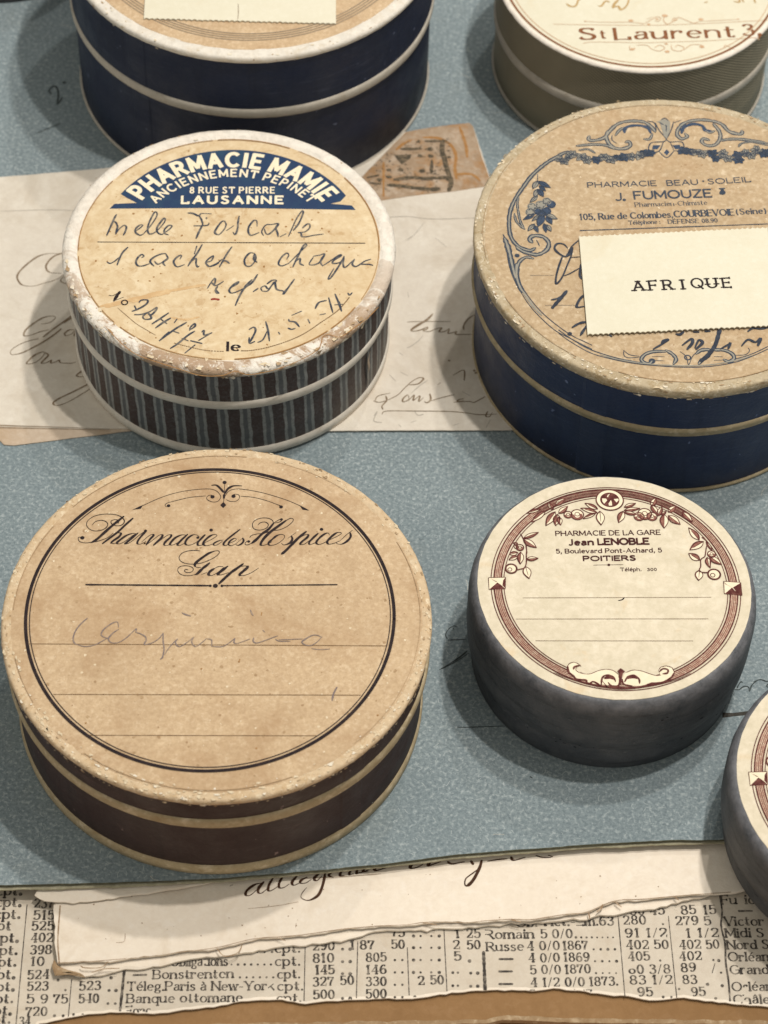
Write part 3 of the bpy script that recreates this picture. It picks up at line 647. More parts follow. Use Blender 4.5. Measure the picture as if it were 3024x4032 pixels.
for txt, x0, x1, y in (('Ob.', 582, 668, 326), ('Vict.-Em.63', 688, 997, 321), ('Romain', 450, 655, 376), ('5 0/0', 688, 820, 374), ('Russe', 455, 610, 429), ('4 0/0', 630, 765, 426), ('1867', 782, 886, 424),
                       ('4 0/0', 636, 765, 477), ('1869', 786, 893, 474), ('5 0/0', 643, 770, 528), ('1870', 791, 898, 526), ('4 1/2 0/0', 645, 872, 582), ('1873.', 896, 1015, 578), ('5 0/0 1877', 640, 905, 632),
                       ('280', 1042, 1135, 316), ('91 1/2', 1050, 1226, 371), ('402 50', 1055, 1232, 421), ('405', 1063, 1152, 471), ('80 3/8', 1065, 1240, 526), ('83 1/2', 1070, 1250, 572), ('95', 1105, 1165, 624),
                       ('80 45', 1070, 1215, 274), ('85', 1290, 1350, 272), ('15', 1385, 1436, 271), ('279', 1267, 1360, 319), ('5', 1390, 1415, 318), ('91 1/2', 1270, 1448, 371), ('402', 1283, 1372, 421), ('50', 1398, 1450, 420),
                       ('402', 1283, 1375, 470), ('89', 1290, 1350, 519), ('/', 1420, 1440, 522), ('83', 1297, 1355, 571), ('95', 1335, 1391, 622),
                       ('Fusion', 1462, 1640, 228), ('Victor', 1475, 1640, 321), ('Midi S', 1480, 1640, 371), ('Nord S', 1487, 1662, 421), ('Orléans', 1492, 1690, 473), ('Grand', 1500, 1662, 528), ('Orléans', 1508, 1706, 600), ('Châlet', 1515, 1690, 655)):
    nt(n6, txt, x0, y, x1, y - 2, 37, 1.6)
for a in ((508, 464, 565), (508, 517, 562), (508, 571, 563), (497, 311, 550), (1535, 258, 1590)): K.line(n6, (a[0], a[1]), (a[2], a[1]), .0004)
ndots(n6, 836, 995, 371, 8); ndots(n6, 912, 1003, 422, 4, .00026); ndots(n6, 918, 1010, 473, 4, .00026); ndots(n6, 922, 1008, 524, 4, .00022)
for x, y in ((1209, 314), (1197, 470), (1425, 468), (1448, 470), (1458, 522), (1400, 572), (1463, 578), (1210, 626), (1245, 626), (1278, 592), (1435, 632)): ndots(n6, x, x + 1, y, 1, .00028)
K.clip(nb)
K.build('printed_columns', M_PRINT, news)

# blue sugar paper: two sheets, the upper one carries the boxes
bz = 0.0
edge_px = [(-500, 3492), (0, 3487), (400, 3478), (850, 3462), (1200, 3432), (1500, 3405), (1800, 3366), (2051, 3347), (2350, 3325), (2660, 3308), (2820, 3309), (3300, 3288)]
bl_ = [at(x, y, bz) for x, y in edge_px] + [Vector((0.30, 0.23, 0)), Vector((0.34, 0.72, 0)), Vector((-0.34, 0.72, 0)), Vector((-0.30, 0.22, 0))]
M_OLIVE = paper('olive_paper_edge', (0.10, 0.10, 0.065), (0.05, 0.05, 0.035), (0.20, 0.19, 0.13), grain=900, seed=33)
bluep = thing('blue_paper', at(1500, 2000, 0), 'large sheet of mottled blue paper on which all the boxes stand', 'paper')
bp = bluep.location.copy()
sheet('upper_sheet', bl_, bz, 0.00040, M_BLUE, bluep, bp, torn=0.00012, edge=0.00012, drop=0.00004, edge_mat=M_OLIVE, seed=21)
M_BLUE_EDGE = paper('blue_paper_pale_edge', (0.42, 0.39, 0.27), (0.20, 0.18, 0.12), (0.58, 0.54, 0.40), grain=900, seed=31)
e2 = [at(x, y + o, bz - 0.0007) for (x, y), o in zip(edge_px, (16, 18, 15, 10, 10, 9, 14, 12, 13, 15, 12, 10))] + [Vector((0.29, 0.235, 0)), Vector((0.33, 0.71, 0)), Vector((-0.33, 0.71, 0)), Vector((-0.29, 0.225, 0))]
sheet('lower_sheet', e2, bz - 0.0007, 0.0004, M_BLUE_EDGE, bluep, bp, torn=0.00025, edge=0.0003, drop=0.0001, edge_mat=M_BLUE_EDGE, seed=22)
def fibres(name, parent, z, o, box, n, seed, mat, w=.00007, l=.0010):
    K = Ink(z, o); rn = random.Random(seed)
    for i in range(n):
        x, y = rn.uniform(box[0], box[2]), rn.uniform(box[1], box[3]); a = rn.uniform(0, 2 * pi); L = l * rn.uniform(.4, 1.6); k = rn.uniform(-1.6, 1.6)
        P = []
        for j in range(6): P.append((x, y)); x += cos(a) * L / 5; y += sin(a) * L / 5; a += k / 5
        b = len(K.v); K.k = i
        for j, q in enumerate(P):
            d = (P[min(5, j + 1)][0] - P[max(0, j - 1)][0], P[min(5, j + 1)][1] - P[max(0, j - 1)][1]); M = hypot(*d) or 1e-9; hw = w * rn.uniform(.35, .6)
            K.v.append(Vector((q[0] - d[1] / M * hw, q[1] + d[0] / M * hw, z + (i % 40) * 4e-7)) - o); K.v.append(Vector((q[0] + d[1] / M * hw, q[1] - d[0] / M * hw, z + (i % 40) * 4e-7)) - o)
        for j in range(5): K.f.append((b + 2 * j, b + 2 * j + 1, b + 2 * j + 3, b + 2 * j + 2))
    K.clip(bl_)
    ob = K.build(name, mat, parent); ob['kind'] = 'stuff'; return ob
fibres('pale_fibres', bluep, bz + 1.2e-5, bp, (-.09, .225, .14, .56), 5200, 1, ink('pale_paper_fibre', (0.44, 0.49, 0.49), (0.36, 0.42, 0.43)), .00009, .0009)
fibres('dark_fibres', bluep, bz + 2.6e-5, bp, (-.09, .225, .14, .56), 3600, 2, ink('dark_paper_fibre', (0.13, 0.17, 0.195), (0.19, 0.23, 0.25)), .00008, .0008)
fibres('lint', bluep, bz + 3.6e-5, bp, (-.09, .225, .14, .56), 70, 3, ink('lint', (0.55, 0.55, 0.50), (0.30, 0.25, 0.18)), .00010, .0022)
M_PENCIL = ink('dark_pencil', (0.045, 0.055, 0.055), (0.13, 0.17, 0.18))
K = Ink(bz + 0.00005, bp)
pb = (1720, 2400, 3.16); br_ = (2800, 2600, 7.406); z7 = (0, 0, 1.264)
K.pen(pb, '250,210 210,205 150,240 110,310 130,365;140,380 240,375 370,368;375,515 300,580 150,680 30,750;400,540 250,640 60,740;255,1465 450,1463 850,1450;205,225 215,250', 0.00022)
K.pen(pb, '375,518 300,582 200,650', 0.0004)
K.pen(br_, '700,850 820,850 920,780 1010,755 1100,790 1115,890 1140,860 1180,740 1300,610 1420,560 1520,580 1600,610 1659,615 1900,640;915,640 860,630 790,740 750,820;1659,690 1625,740 1659,790', 0.00028)
K.pen(z7, '255,470 245,450 265,430 285,440 290,480 285,520 310,485;190,660 300,615', 0.0005)
K.disc(at(320, 410, K.z, z7), .0005, 8)
K.pen((1500, 2700, 1.0886), '640,390 648,395', .0004)
K.build('pencil_marks', M_PENCIL, bluep)
K = Ink(bz + 0.00005, bp)
K.shape(br_, '335,1520 640,1535 1060,1480 1100,1500 1000,1600 640,1632 330,1675')
K.build('printed_rule', ink('dark_brown_print', (0.045, 0.042, 0.035), (0.09, 0.08, 0.07)), bluep)

# the letter between the boxes
lz = Z_LETTER
letter = thing('letter', at(900, 1200, 0), 'pale handwritten letter under the striped box with a brown stamp at its corner', 'letter')
ll = letter.location.copy()
lo = [at(x, y, lz * .5) for x, y in ((-400, 1700), (0, 1735), (15, 1750), (60, 1752), (400, 1709), (700, 1672), (700, 1500), (-400, 1500))]
sheet('under_sheet', lo, lz - 0.00035, 0.0003, M_LETTER2, letter, ll, torn=0.0001, edge=0.0004, drop=0.0001, seed=32)
up_ = [at(x, y, lz) for x, y in ((-400, 1665), (0, 1671), (400, 1685), (900, 1697), (1450, 1694), (2010, 1692), (2300, 1690), (2200, 1000), (1936, 722), (1863, 496), (1848, 484), (1603, 517), (380, 665), (0, 696), (-400, 720))]
sheet('written_sheet', up_, lz, 0.00035, M_LETTER, letter, ll, torn=0.00008, edge=0.0004, drop=0.00008, seed=33)
K = Ink(lz + 0.00004, ll)
K.line(FULL, (-300, 1672), (430, 1689), .00022)
K.pen(FULL, '0,832 200,826 370,833;1500,858 1600,852 1700,862 1880,858', .0002)
K.pen((1350, 450, 2.37), '600,1180 680,1110 760,1010;860,1150 970,1240;580,1180 640,1140', .00018)
e3_ = (1450, 1150, 2.765)
K.pen(e3_, '420,610 480,580 560,520;340,660 380,690;430,0 440,60;600,470 520,560;470,1100 560,1020 650,960;500,1290 540,1340 600,1330;60,1350 100,1300 60,1400 150,1420;330,1440 360,1470;460,1420 520,1400;930,1450 990,1430;1280,1480 1330,1390;1020,1080 1110,1130;350,870 430,910;230,900 300,970', .00022)
K.build('crease_lines', ink('grey_crease', (0.42, 0.38, 0.32), (0.52, 0.47, 0.40)), letter)
K = Ink(lz + 0.00005, ll)
e1 = (0, 900, 4.608); e2_ = (0, 1200, 3.95)
K.pen(e1, '1160,435 1050,455 950,450 850,455 700,500 560,590 430,700 340,800 310,880 340,960 400,1020 520,1045 650,1035 800,990 950,950 1080,890 1190,800;1140,450 1000,490 900,570 840,660 840,730 880,780 960,805 1120,810', .00016, .00048)
K.pen(e1, '1190,840 1100,930 1140,980 1210,1000', .0003)
K.pen(e2_, '640,300 760,280 840,230 860,190 790,175 660,205 520,290 410,380 370,450 390,485 500,465 620,420 760,390;1185,110 1050,220 880,340 760,430 670,500;1130,190 1000,280;950,375 860,450 700,560 520,660 360,740 220,775 165,760 180,700 280,630 420,570 600,525;1150,390 1080,390 1010,440 1020,480 1100,460 1170,400;1235,380 1170,440 1160,485 1230,465;660,730 560,770 470,840 415,905 440,920 540,900 640,830 700,750;665,730 750,780 690,850 640,910 720,900 800,860;800,860 790,905 860,890 920,860 940,900 1090,910 1180,890;1330,1000 1260,1040 1190,1100 1250,1120 1340,1110;1330,910 1300,930;1420,1215 1300,1270 1100,1370 930,1450 830,1520 850,1560 930,1560 1080,1500 1250,1400 1380,1320 1440,1260 1420,1215', .00020, .00045)
K.pen(e3_, '700,240 640,300 540,360 470,410 490,425 560,415 640,380', .0003, .0007)
K.pen(e3_, '425,325 560,320 900,320;590,410 640,380 640,400 600,420 660,430 740,400 800,390 770,430 830,430 880,400 870,450 920,440 960,430 960,460 1140,460;1155,250 1090,290 1040,360 1040,410;200,1180 320,1120 400,1040 480,970 560,930 600,940 590,960 540,1000 440,1010;70,1190 110,1130 240,1100;60,1185 120,1200 200,1180;430,1120 380,1160 380,1195 440,1170 430,1120;440,1180 500,1120 490,1180 560,1130 550,1190 600,1150;670,1110 680,1170 640,1205 610,1190;660,1190 800,1150 940,1115;150,1330 200,1295 500,1295 890,1300 1100,1320 1200,1335 1400,1330;925,905 1040,850 1045,960;755,1010 790,985;1040,1160 990,1170 970,1190 1040,1185;930,1200 1100,1190 1150,1200 1270,1140;1300,1300 1280,1350 1320,1355 1350,1310', .00022, .00045)
K.pen(e3_, '160,1275 150,1240 200,1180 190,1130;1150,1205 1270,1140', .0004)
for x, y in ((1155, 855), (880, 745), (1170, 880)): K.disc(at(x, y, K.z, e3_), .0003, 8)
K.build('handwriting', M_SEPIA_P, letter)
# stamp on the letter's corner
stc = (1350, 450, 2.37); sz = lz + 0.00012
so = outline(stc, '585,165 700,140 850,118 1000,98 1180,78 1215,110 1250,230 1300,400 1350,540 1392,642 1385,668 1200,690 1000,722 700,752 350,802 200,830 60,700', sz)
stamp = sheet('stamp', so, sz, 0.0001, M_STAMP, letter, ll, torn=0.0001, edge=0.0003, drop=0.00004, seed=41)
K = Ink(sz + 0.00004, Vector((0, 0, 0)) + ll)
K.pen(stc, '935,240 925,330 950,420 960,470 985,550 1010,640 985,720', .0014)
K.pen(stc, '830,430 825,550;420,660 550,670 700,690 840,700 900,690;480,610 650,590 780,600 860,590;860,600 960,590 1000,620', .0013)
K.pen(stc, '540,322 640,325 730,320;770,250 870,250 970,248;690,260 720,250;230,590 330,570;250,640 350,650', .0009)
for x, y, r in ((815, 325, .0008), (720, 390, .0006), (820, 392, .0007), (430, 520, .0006), (540, 520, .0007), (740, 530, .0008), (990, 400, .0005), (985, 340, .0004), (430, 585, .0007), (340, 610, .0007)):
    K.disc(at(x, y, K.z, stc), r, 9, 2e-5, r * .8)
K.shape(stc, '480,380 640,375 630,410 590,440 550,470 510,430')
rs = random.Random(8)
for i in range(230):
    x, y = rs.uniform(240, 1000), rs.uniform(230, 720)
    if 600 < x < 800 and 400 < y < 500: continue
    c = at(x, y, K.z, stc); K.ribbon([(c.x, c.y), (c.x + rs.uniform(-.0006, .0006), c.y + rs.uniform(-.0004, .0004))], [.00022, .00016])
K.clip(so)
K.build('stamp_printing', ink('worn_dark_print', (0.075, 0.062, 0.042), (0.26, 0.19, 0.12), amt=.9, scale=1500), stamp)
K = Ink(sz + 0.00003, ll)
K.pen(stc, '750,215 900,225 1010,290 1055,390 1045,500 1060,600;640,240 560,280 500,330;1090,120 1120,200 1150,300 1160,400;1050,560 1200,560 1280,620;380,760 380,450', .0009)
K.build('stamp_border', ink('rust_print', (0.36, 0.18, 0.06), (0.50, 0.30, 0.14)), stamp)
stamp.children  # printing and border belong to the stamp
for ch in list(stamp.children): ch.location = (0, 0, 0)
# ------------------------------------------------------------------ round cardboard boxes
SEG = 200
def lathe(name, prof, mat, parent, wob=0.00012, fine=0.0, seed=0.0, close=False, smooth=True, zf=0.0):
    """prof: (r, z) from the outside bottom upwards; radius and height vary a little round the box"""
    V, F = [], []; n = len(prof)
    for i in range(SEG):
        a = 2 * pi * i / SEG; ca, sa = cos(a), sin(a)
        w = noise.noise((ca * 1.3 + seed, sa * 1.3, seed)) * wob
        for j, (r, z) in enumerate(prof):
            f = noise.noise((ca * 22 + seed, sa * 22, j * 1.7)) * fine + noise.noise((ca * 60, sa * 60 + seed, j * 2.3)) * fine * 0.6
            g = noise.noise((ca * 16 + seed, sa * 16, j * 3.1)) * zf + noise.noise((ca * 45, sa * 45, seed)) * zf * .6
            V.append(((r + w + f) * ca, (r + w + f) * sa, z + g))
    for i in range(SEG):
        k = (i + 1) % SEG
        for j in range(n - 1): F.append((i * n + j, k * n + j, k * n + j + 1, i * n + j + 1))
    if close == 'top':
        V.append((0, 0, prof[-1][1])); c = len(V) - 1
        for i in range(SEG): F.append((i * n + n - 1, ((i + 1) % SEG) * n + n - 1, c))
    if close == 'bottom':
        V.append((0, 0, prof[0][1])); c = len(V) - 1
        for i in range(SEG): F.append((((i + 1) % SEG) * n, i * n, c))
    o = mesh_obj(name, V, F, mat, parent, smooth=smooth)
    return o
def disc_paper(name, r, z, mat, parent, wob=0.0001, seed=0.0, centre=(0, 0), t=0.00012):
    V, F = [], []
    for i in range(SEG):
        a = 2 * pi * i / SEG; q = r + noise.noise((cos(a) * 14 + seed, sin(a) * 14, seed)) * wob
        V.append((centre[0] + q * cos(a), centre[1] + q * sin(a), z))
    for i in range(SEG):
        a = 2 * pi * i / SEG; V.append((V[i][0], V[i][1], z - t))
    F.append(tuple(range(SEG)))
    for i in range(SEG): F.append((i, SEG + i, SEG + (i + 1) % SEG, (i + 1) % SEG))
    return mesh_obj(name, V, F, mat, parent)

def banded_box(name, label, c, R, h, k, seam, band, base_band, rim_h, rim_w, mats, seed, inset=0.0, bead=0.0, double=False, base_z=0.0, group=None, crease=False):
    body_m, lid_m, trim_m, rim_m, paper_m = mats
    t = thing(name, Vector((c[0], c[1], base_z)), label, 'box', group)
    Rb = R * k - 0.0004; Rl = R - 0.0005
    s0, s1 = seam - band, seam
    lathe('body', [(Rb - .0008, 0.0), (Rb, 0.0002), (Rb, s0 * .5), (Rb, s0 + .0006)], body_m, t, seed=seed, close='bottom')
    lathe('base_band', [(Rb - .0002, 0.00002), (Rb + .00025, .0002), (Rb + .0004, base_band * .5), (Rb + .00022, base_band * .95), (Rb - .0002, base_band)], trim_m, t, fine=.00003, seed=seed, zf=0.00004)
    if double:
        mid = (s0 + s1) / 2
        lathe('seam_band', [(Rb - .0002, s0), (Rb + .0003, s0 + .0002), (Rb + .00035, mid - .0002), (Rb - .0001, mid)], trim_m, t, fine=.00004, seed=seed + 1, zf=0.00005)
        lathe('seam_band', [(Rb - .0001, mid + .00015), (Rl + .00022, mid + .00018), (Rl + .0003, (mid + s1) / 2), (Rl + .00015, s1), (Rl - .0002, s1 + .00004)], trim_m, t, fine=.00004, seed=seed + 2, zf=0.00005)
    else:
        lathe('seam_band', [(Rb - .0006, s0), (Rl + .0002, s0 + .00008), (Rl + .0004, s0 + band * .28), (Rl + .0004, s0 + band * .65), (Rl + .0002, s1 - .0001), (Rl - .0002, s1)], trim_m, t, fine=.00003, seed=seed + 1, zf=0.00004)
    lathe('lid_wall', [(Rl, s1 - .0006), (Rl, (s1 + h) / 2), (Rl, h - rim_h + .0004)], lid_m, t, seed=seed)
    if bead:
        rim = [(Rl - .0001, h - rim_h), (R - .00005, h - rim_h + .0001), (R + .0002, h - rim_h * .55), (R + .0001, h - .0006), (R - .0006, h), (R - .0006 - bead * .5, h + .00025), (R - rim_w + .0006, h + .0001), (R - rim_w, h - inset), (R - rim_w - .0003, h - inset - .0001)]
    else:
        rim = [(Rl - .0001, h - rim_h), (R - .0002, h - rim_h + .00005), (R + .0001, h - rim_h * .5), (R, h - .00035), (R - .00025, h - .00006), (R - .0006, h + .00004), (R - rim_w, h - inset * .5), (R - rim_w - .0002, h - inset - .0001)]
    lathe('rim_band', rim, rim_m, t, fine=.00009, seed=seed + 3, zf=.00006)
    if crease:
        K = Ink(h + .00016, t.location.copy())
        rn = random.Random(int(seed * 10)); a = 0
        while a < 360:
            b = a + rn.uniform(15, 70); K.ring(t.location, R - rn.uniform(.0019, .0023), rn.uniform(.00006, .00016), a, b, 40); a = b + rn.uniform(4, 25)
        K.build('rim_crease', M_EDGE, t)
    lp = disc_paper('lid_paper', R - rim_w + .00015, h - inset + .00003 if not bead else h - inset, paper_m, t, .00015, seed)
    return t, lp

def chips(t, R, h, rim_h, rim_w, n, seed, mats, a0=0, a1=360, size=.0006, side=.5):
    """flakes where the paper on the edge has split: tiny raised scraps, each with its own outline"""
    rn = random.Random(seed); buckets = [([], []) for _ in mats]
    for i in range(n):
        a = radians(rn.uniform(a0, a1)); V, F = buckets[rn.randrange(len(mats))]
        s = size * rn.uniform(.25, 1.0) ** 1.6; L = s * rn.uniform(.8, 2.6); m_ = 8; b = len(V)
        if rn.random() < side: r0, z0, k = R + .00022, h - rim_h * rn.uniform(.08, .95), 'side'
        else: r0, z0, k = R - rim_w * rn.random() ** 1.5 * .9 - .0002, h + .00013, 'top'
        lift = (i % 20) * 1.5e-6
        for j in range(m_):
            q = 2 * pi * j / m_; u = cos(q) * L * .5 * rn.uniform(.35, 1.3) / R; v_ = sin(q) * s * .5 * rn.uniform(.35, 1.3)
            if k == 'side': V.append(((r0 + lift) * cos(a + u), (r0 + lift) * sin(a + u), z0 + v_))
            else: V.append(((r0 + v_) * cos(a + u), (r0 + v_) * sin(a + u), z0 + lift))
        F.append(tuple(range(b, b + m_)) if k == 'top' else tuple(range(b, b + m_)))
    for (V, F), m_ in zip(buckets, mats):
        for i, f in enumerate(F):
            A, B, C = (Vector(V[j]) for j in f[:3]); nn = (B - A).cross(C - A); out = Vector((A.x, A.y, 0)).normalized() + Vector((0, 0, 1))
            if nn.dot(out) < 0: F[i] = f[::-1]
        ob = mesh_obj('edge_chips', V, F, m_, t); ob['kind'] = 'stuff'
def circ_fit(L, Rr, T, B, z):
    a, b, c, d = at(*L, z), at(*Rr, z), at(*T, z), at(*B, z)
    return ((a.x + b.x) / 2, (c.y + d.y) / 2), ((b.x - a.x) / 2 + (c.y - d.y) / 2) / 2

I_BLACK = ink('black_print', (0.018, 0.012, 0.014), (0.09, 0.055, 0.045), amt=.25)
I_BROWN_LINE = ink('thin_brown_print', (0.17, 0.10, 0.05), (0.28, 0.18, 0.09))
I_PENCIL = ink('grey_violet_pencil', (0.19, 0.15, 0.145), (0.42, 0.31, 0.21), amt=.6)
I_BLUEINK = ink('blue_black_ink', (0.040, 0.048, 0.068), (0.24, 0.21, 0.17), amt=.75)
I_NAVYPRINT = ink('navy_print', (0.022, 0.045, 0.105), (0.03, 0.075, 0.125), amt=.6, scale=260)
I_BLUE_ORN = ink('blue_black_print', (0.040, 0.052, 0.075), (0.10, 0.11, 0.125), amt=.5)
I_BLUE_MID = ink('grey_blue_print', (0.26, 0.25, 0.215), (0.36, 0.31, 0.235), amt=.6)
I_BLUE_DK = ink('deep_blue_print', (0.040, 0.062, 0.105), (0.09, 0.11, 0.16), amt=.5)
I_MAROON = ink('maroon_print', (0.085, 0.020, 0.018), (0.28, 0.12, 0.09), amt=.45)
I_BAND = ink('rose_band_print', (0.47, 0.28, 0.205), (0.70, 0.55, 0.41), amt=.9, scale=1600)
I_MAROON_DK = ink('dark_maroon_print', (0.05, 0.012, 0.012), (0.12, 0.045, 0.035), amt=.3)
I_PINK = ink('rose_brown_print', (0.40, 0.20, 0.155), (0.62, 0.40, 0.30), amt=.8, scale=1500)
I_ROSE_DK = ink('dark_rose_print', (0.22, 0.085, 0.065), (0.42, 0.22, 0.16), amt=.7, scale=1500)
I_TAN_ORN = ink('bare_paper_tone', (0.50, 0.40, 0.26), (0.42, 0.35, 0.25))
I_CREAM_T = ink('cream_letters', (0.80, 0.70, 0.51), (0.86, 0.78, 0.62), amt=.5)
I_GREYLINE = ink('grey_print', (0.27, 0.21, 0.15), (0.42, 0.32, 0.21), amt=.5)
I_SIENNA = ink('brown_print', (0.20, 0.075, 0.030), (0.34, 0.16, 0.08), amt=.4)
I_SIENNA_P = ink('pale_brown_print', (0.52, 0.33, 0.20), (0.66, 0.50, 0.33), amt=.6)
I_GOLD = ink('golden_brown_ink', (0.42, 0.27, 0.11), (0.60, 0.45, 0.24), amt=.5)
I_RED = ink('red_ink', (0.26, 0.03, 0.02), (0.4, 0.10, 0.06))
I_STAIN = ink('brown_stain', (0.56, 0.37, 0.19), (0.66, 0.48, 0.27), amt=1.0, scale=420)
I_GRIME = ink('grime', (0.36, 0.235, 0.13), (0.50, 0.36, 0.21), amt=.9, scale=600)
I_PALEFIB = ink('pale_fibres', (0.72, 0.60, 0.43), (0.62, 0.49, 0.32), amt=.9, scale=600)
I_SPOT = ink('rust_spot', (0.30, 0.15, 0.05), (0.45, 0.27, 0.12))
def spots(parent, z, o, R, n, seed, mat, rmin=.00008, rmax=.00035):
    K = Ink(z, o); rnd = random.Random(seed)
    for i in range(n):
        a = rnd.uniform(0, 2 * pi); r = R * math.sqrt(rnd.random()); q = rmin + (rmax - rmin) * rnd.random() ** 3
        c = (o.x + r * cos(a), o.y + r * sin(a)); b = len(K.v); m_ = 7
        K.v.append(Vector((c[0], c[1], z)) - o)
        for j in range(m_):
            t = 2 * pi * j / m_; qq = q * rnd.uniform(.6, 1.3); K.v.append(Vector((c[0] + qq * cos(t), c[1] + qq * sin(t), z)) - o)
        for j in range(m_): K.f.append((b, b + 1 + j, b + 1 + (j + 1) % m_))
    K.build('foxing_spots', mat, parent)

# ---- G: tan box, Gap
BG = dict(c=(-.0307, .2738), R=.04039, h=.0282)
tg, lg = banded_box('pill_box', 'large tan box labelled Pharmacie des Hospices Gap', BG['c'], BG['R'], BG['h'], .980, .0212, .0030, .0033, .0016, .0020,
                    (M_BROWN, M_BROWN, M_STRAW, M_RIM_G, M_TAN), 1.3, crease=True)
og = tg.location.copy(); zg = BG['h'] + .00003
g1 = (290, 1990, 2.765); g2 = (840, 1990, 2.765); g3 = (650, 2150, 4.1475); g4 = (500, 1870, 2.212); g5 = (250, 2380, 2.765); g6 = (800, 2380, 2.765)
K = Ink(zg + 5e-5, og)
c_, r_ = circ_fit((87.5, 2440), (1563, 2440), (860, 1848), (850, 3040), zg); K.ring(c_, r_ - .00031, .00064, n=240)
c_, r_ = circ_fit((108, 2440), (1543, 2440), (860, 1862), (850, 3021), zg); K.ring(c_, r_ - .00006, .00018, n=240)
hair, thk = .00013, .00050
K.pen(g1, '545,120 420,220 330,300 250,370 200,400 170,405', hair, .00062)
K.pen(g1, '200,400 130,408 70,395 50,365 60,345 100,350;200,215 240,175 300,162 350,175 372,205 350,245 300,270 230,278 170,255 140,210 160,160 230,115 330,95 430,97 500,115 545,150 550,185 520,215 465,222 415,200 410,170 450,155 490,165 485,195;180,400 240,395 300,378 370,350 430,300', .00015, .00022)
K.disc(at(95, 352, K.z, g1), .00042, 10)
K.pen(g1, '645,140 560,215 480,290 400,350 315,415;400,350 450,310 500,298 515,310 490,345 430,385 405,410;405,410 440,415 490,395;690,310 640,305 570,330 500,380 470,410 500,418 560,390 640,330 690,305;700,300 640,350 580,400 560,418 590,415 640,385 720,320 790,270;795,275 740,330 700,385 695,415 730,420 790,390;740,400 800,345 850,315 870,325 830,370 790,430;800,425 870,370 930,325 965,320 960,345 910,395 870,432;890,425 950,375 1020,325 1060,320 1055,345 1000,395 985,428 1020,435 1070,410;1230,325 1180,320 1110,350 1060,400 1050,425 1080,430 1140,400 1210,340;1240,315 1180,370 1130,425 1160,435 1215,405;1365,345 1350,325 1300,320 1240,360 1215,410 1240,432 1290,425 1350,390 1430,320;1430,320 1390,360 1350,410 1360,435 1400,430 1440,400;1440,400 1500,370 1555,335 1550,318 1500,325 1440,370 1410,415 1440,438 1500,425 1575,385', hair, thk)
K.disc(at(1497, 268, K.z, g1), .00036, 10); K.disc(at(1352, 350, K.z, g1), .0003, 10); K.disc(at(782, 276, K.z, g1), .0003, 8)
K.pen(g2, '110,375 60,385 10,410 5,430 40,430 100,390;290,262 200,330 130,390 110,425 140,435 180,410;180,410 235,385 250,365 225,360 180,390 165,425 200,438 250,415;250,415 320,355;320,355 330,385 310,415 270,435 245,425', hair, .0004)
K.pen(g2, '485,215 510,190 560,180 598,205 580,245 510,268 445,255 425,215 445,170 510,140 590,138 640,160 655,190;420,410 370,430 345,420 360,395 390,390;395,350 420,325 480,310 560,300 640,275 720,265 800,230 860,180 870,150 840,140 790,165;660,190 730,150 745,160 720,180 660,190', .00016, .0002)
K.pen(g2, '655,195 600,260 530,310 470,370 420,410;790,165 700,230 620,290 550,360 515,420 540,435 590,420 640,395', hair, .00062)
K.pen(g2, '640,370 600,410 620,435 690,420 760,370 775,330 740,315 690,330 640,370;810,360 900,295;850,335 860,370 830,410 770,430 740,410;940,350 1000,320 1035,320 1020,350 970,390 945,420 970,425 1010,410 1140,305;1140,305 1090,350 1045,400 1050,425 1090,415 1140,390;1265,325 1250,300 1205,315 1150,360 1120,405 1150,425 1200,410 1250,380;1250,380 1330,345 1390,310 1385,295 1340,300 1280,345 1240,395 1260,422 1320,410 1380,385;1380,385 1450,320 1518,268;1490,300 1495,340 1460,385 1400,420 1345,415 1345,395', hair, thk)
K.pen(g2, '1010,285 930,350 850,430 780,500 745,527', .0003, .00062)
K.disc(at(1178, 260, K.z, g2), .00036, 10); K.disc(at(742, 152, K.z, g2), .0003, 8); K.disc(at(385, 392, K.z, g2), .0003, 8)
K.pen(g3, '575,80 500,70 380,78 280,115 230,180 250,240 310,275 400,293 480,293 600,275 720,230 830,170 885,110 870,78 820,78', .00016)
K.pen(g3, '820,78 720,115 620,180 540,240 490,290 490,330', hair, .00062)
K.pen(g3, '490,330 530,350 590,345;470,470 400,482 310,480 240,450 207,395 230,345 310,322 400,330 455,360 455,400 410,430 350,430 315,405 340,382 380,388;590,465 680,430;950,335 870,335 800,370', .00016)
K.pen(g3, '725,278 660,330 620,360 580,400 520,455 470,470;800,370 740,410 710,450 725,475 770,478 860,430 960,345;1025,328 950,385 880,440 865,465 920,470 1040,430;1275,290 1180,360 1080,430 980,520 880,615', hair, .0006)
K.pen(g3, '1180,355 1280,325 1340,330 1345,350 1290,400 1225,455 1230,480 1290,480 1400,440 1530,358', hair, .0006)
K.line(FULL, (338, 2302), (826, 2306), .00036); K.line(FULL, (874, 2306), (1327, 2302), .00030)
for x, r in ((828, .0003), (848, .0005), (874, .0003)): K.disc(at(x, 2306.5, K.z), r, 8)
K.pen(g4, '50,303 130,270 300,195 450,150 600,127 720,122 780,140 815,180 812,205 790,230 745,235 700,215 697,190 730,175 760,190;330,265 350,245 420,225 550,195 690,182;345,280 332,262 350,245;1585,308 1500,265 1380,215 1200,160 1050,130 950,122 890,140 860,175 845,200;865,215 900,230 950,228 980,200 970,172 930,170 910,190;990,185 1100,195 1220,225 1320,262 1355,275;850,70 850,130 845,200 838,260;825,100 827,100', .00013)
K.pen(g4, '738,90 780,90 820,125 840,150;1000,95 930,95 880,120 855,160', .0003, .0005)
K.shape(g4, '50,303 105,275 140,262 120,294;1585,310 1500,262 1510,275 1530,302;840,235 865,262 838,288 812,262;835,175 848,160 858,175 852,205 836,205')
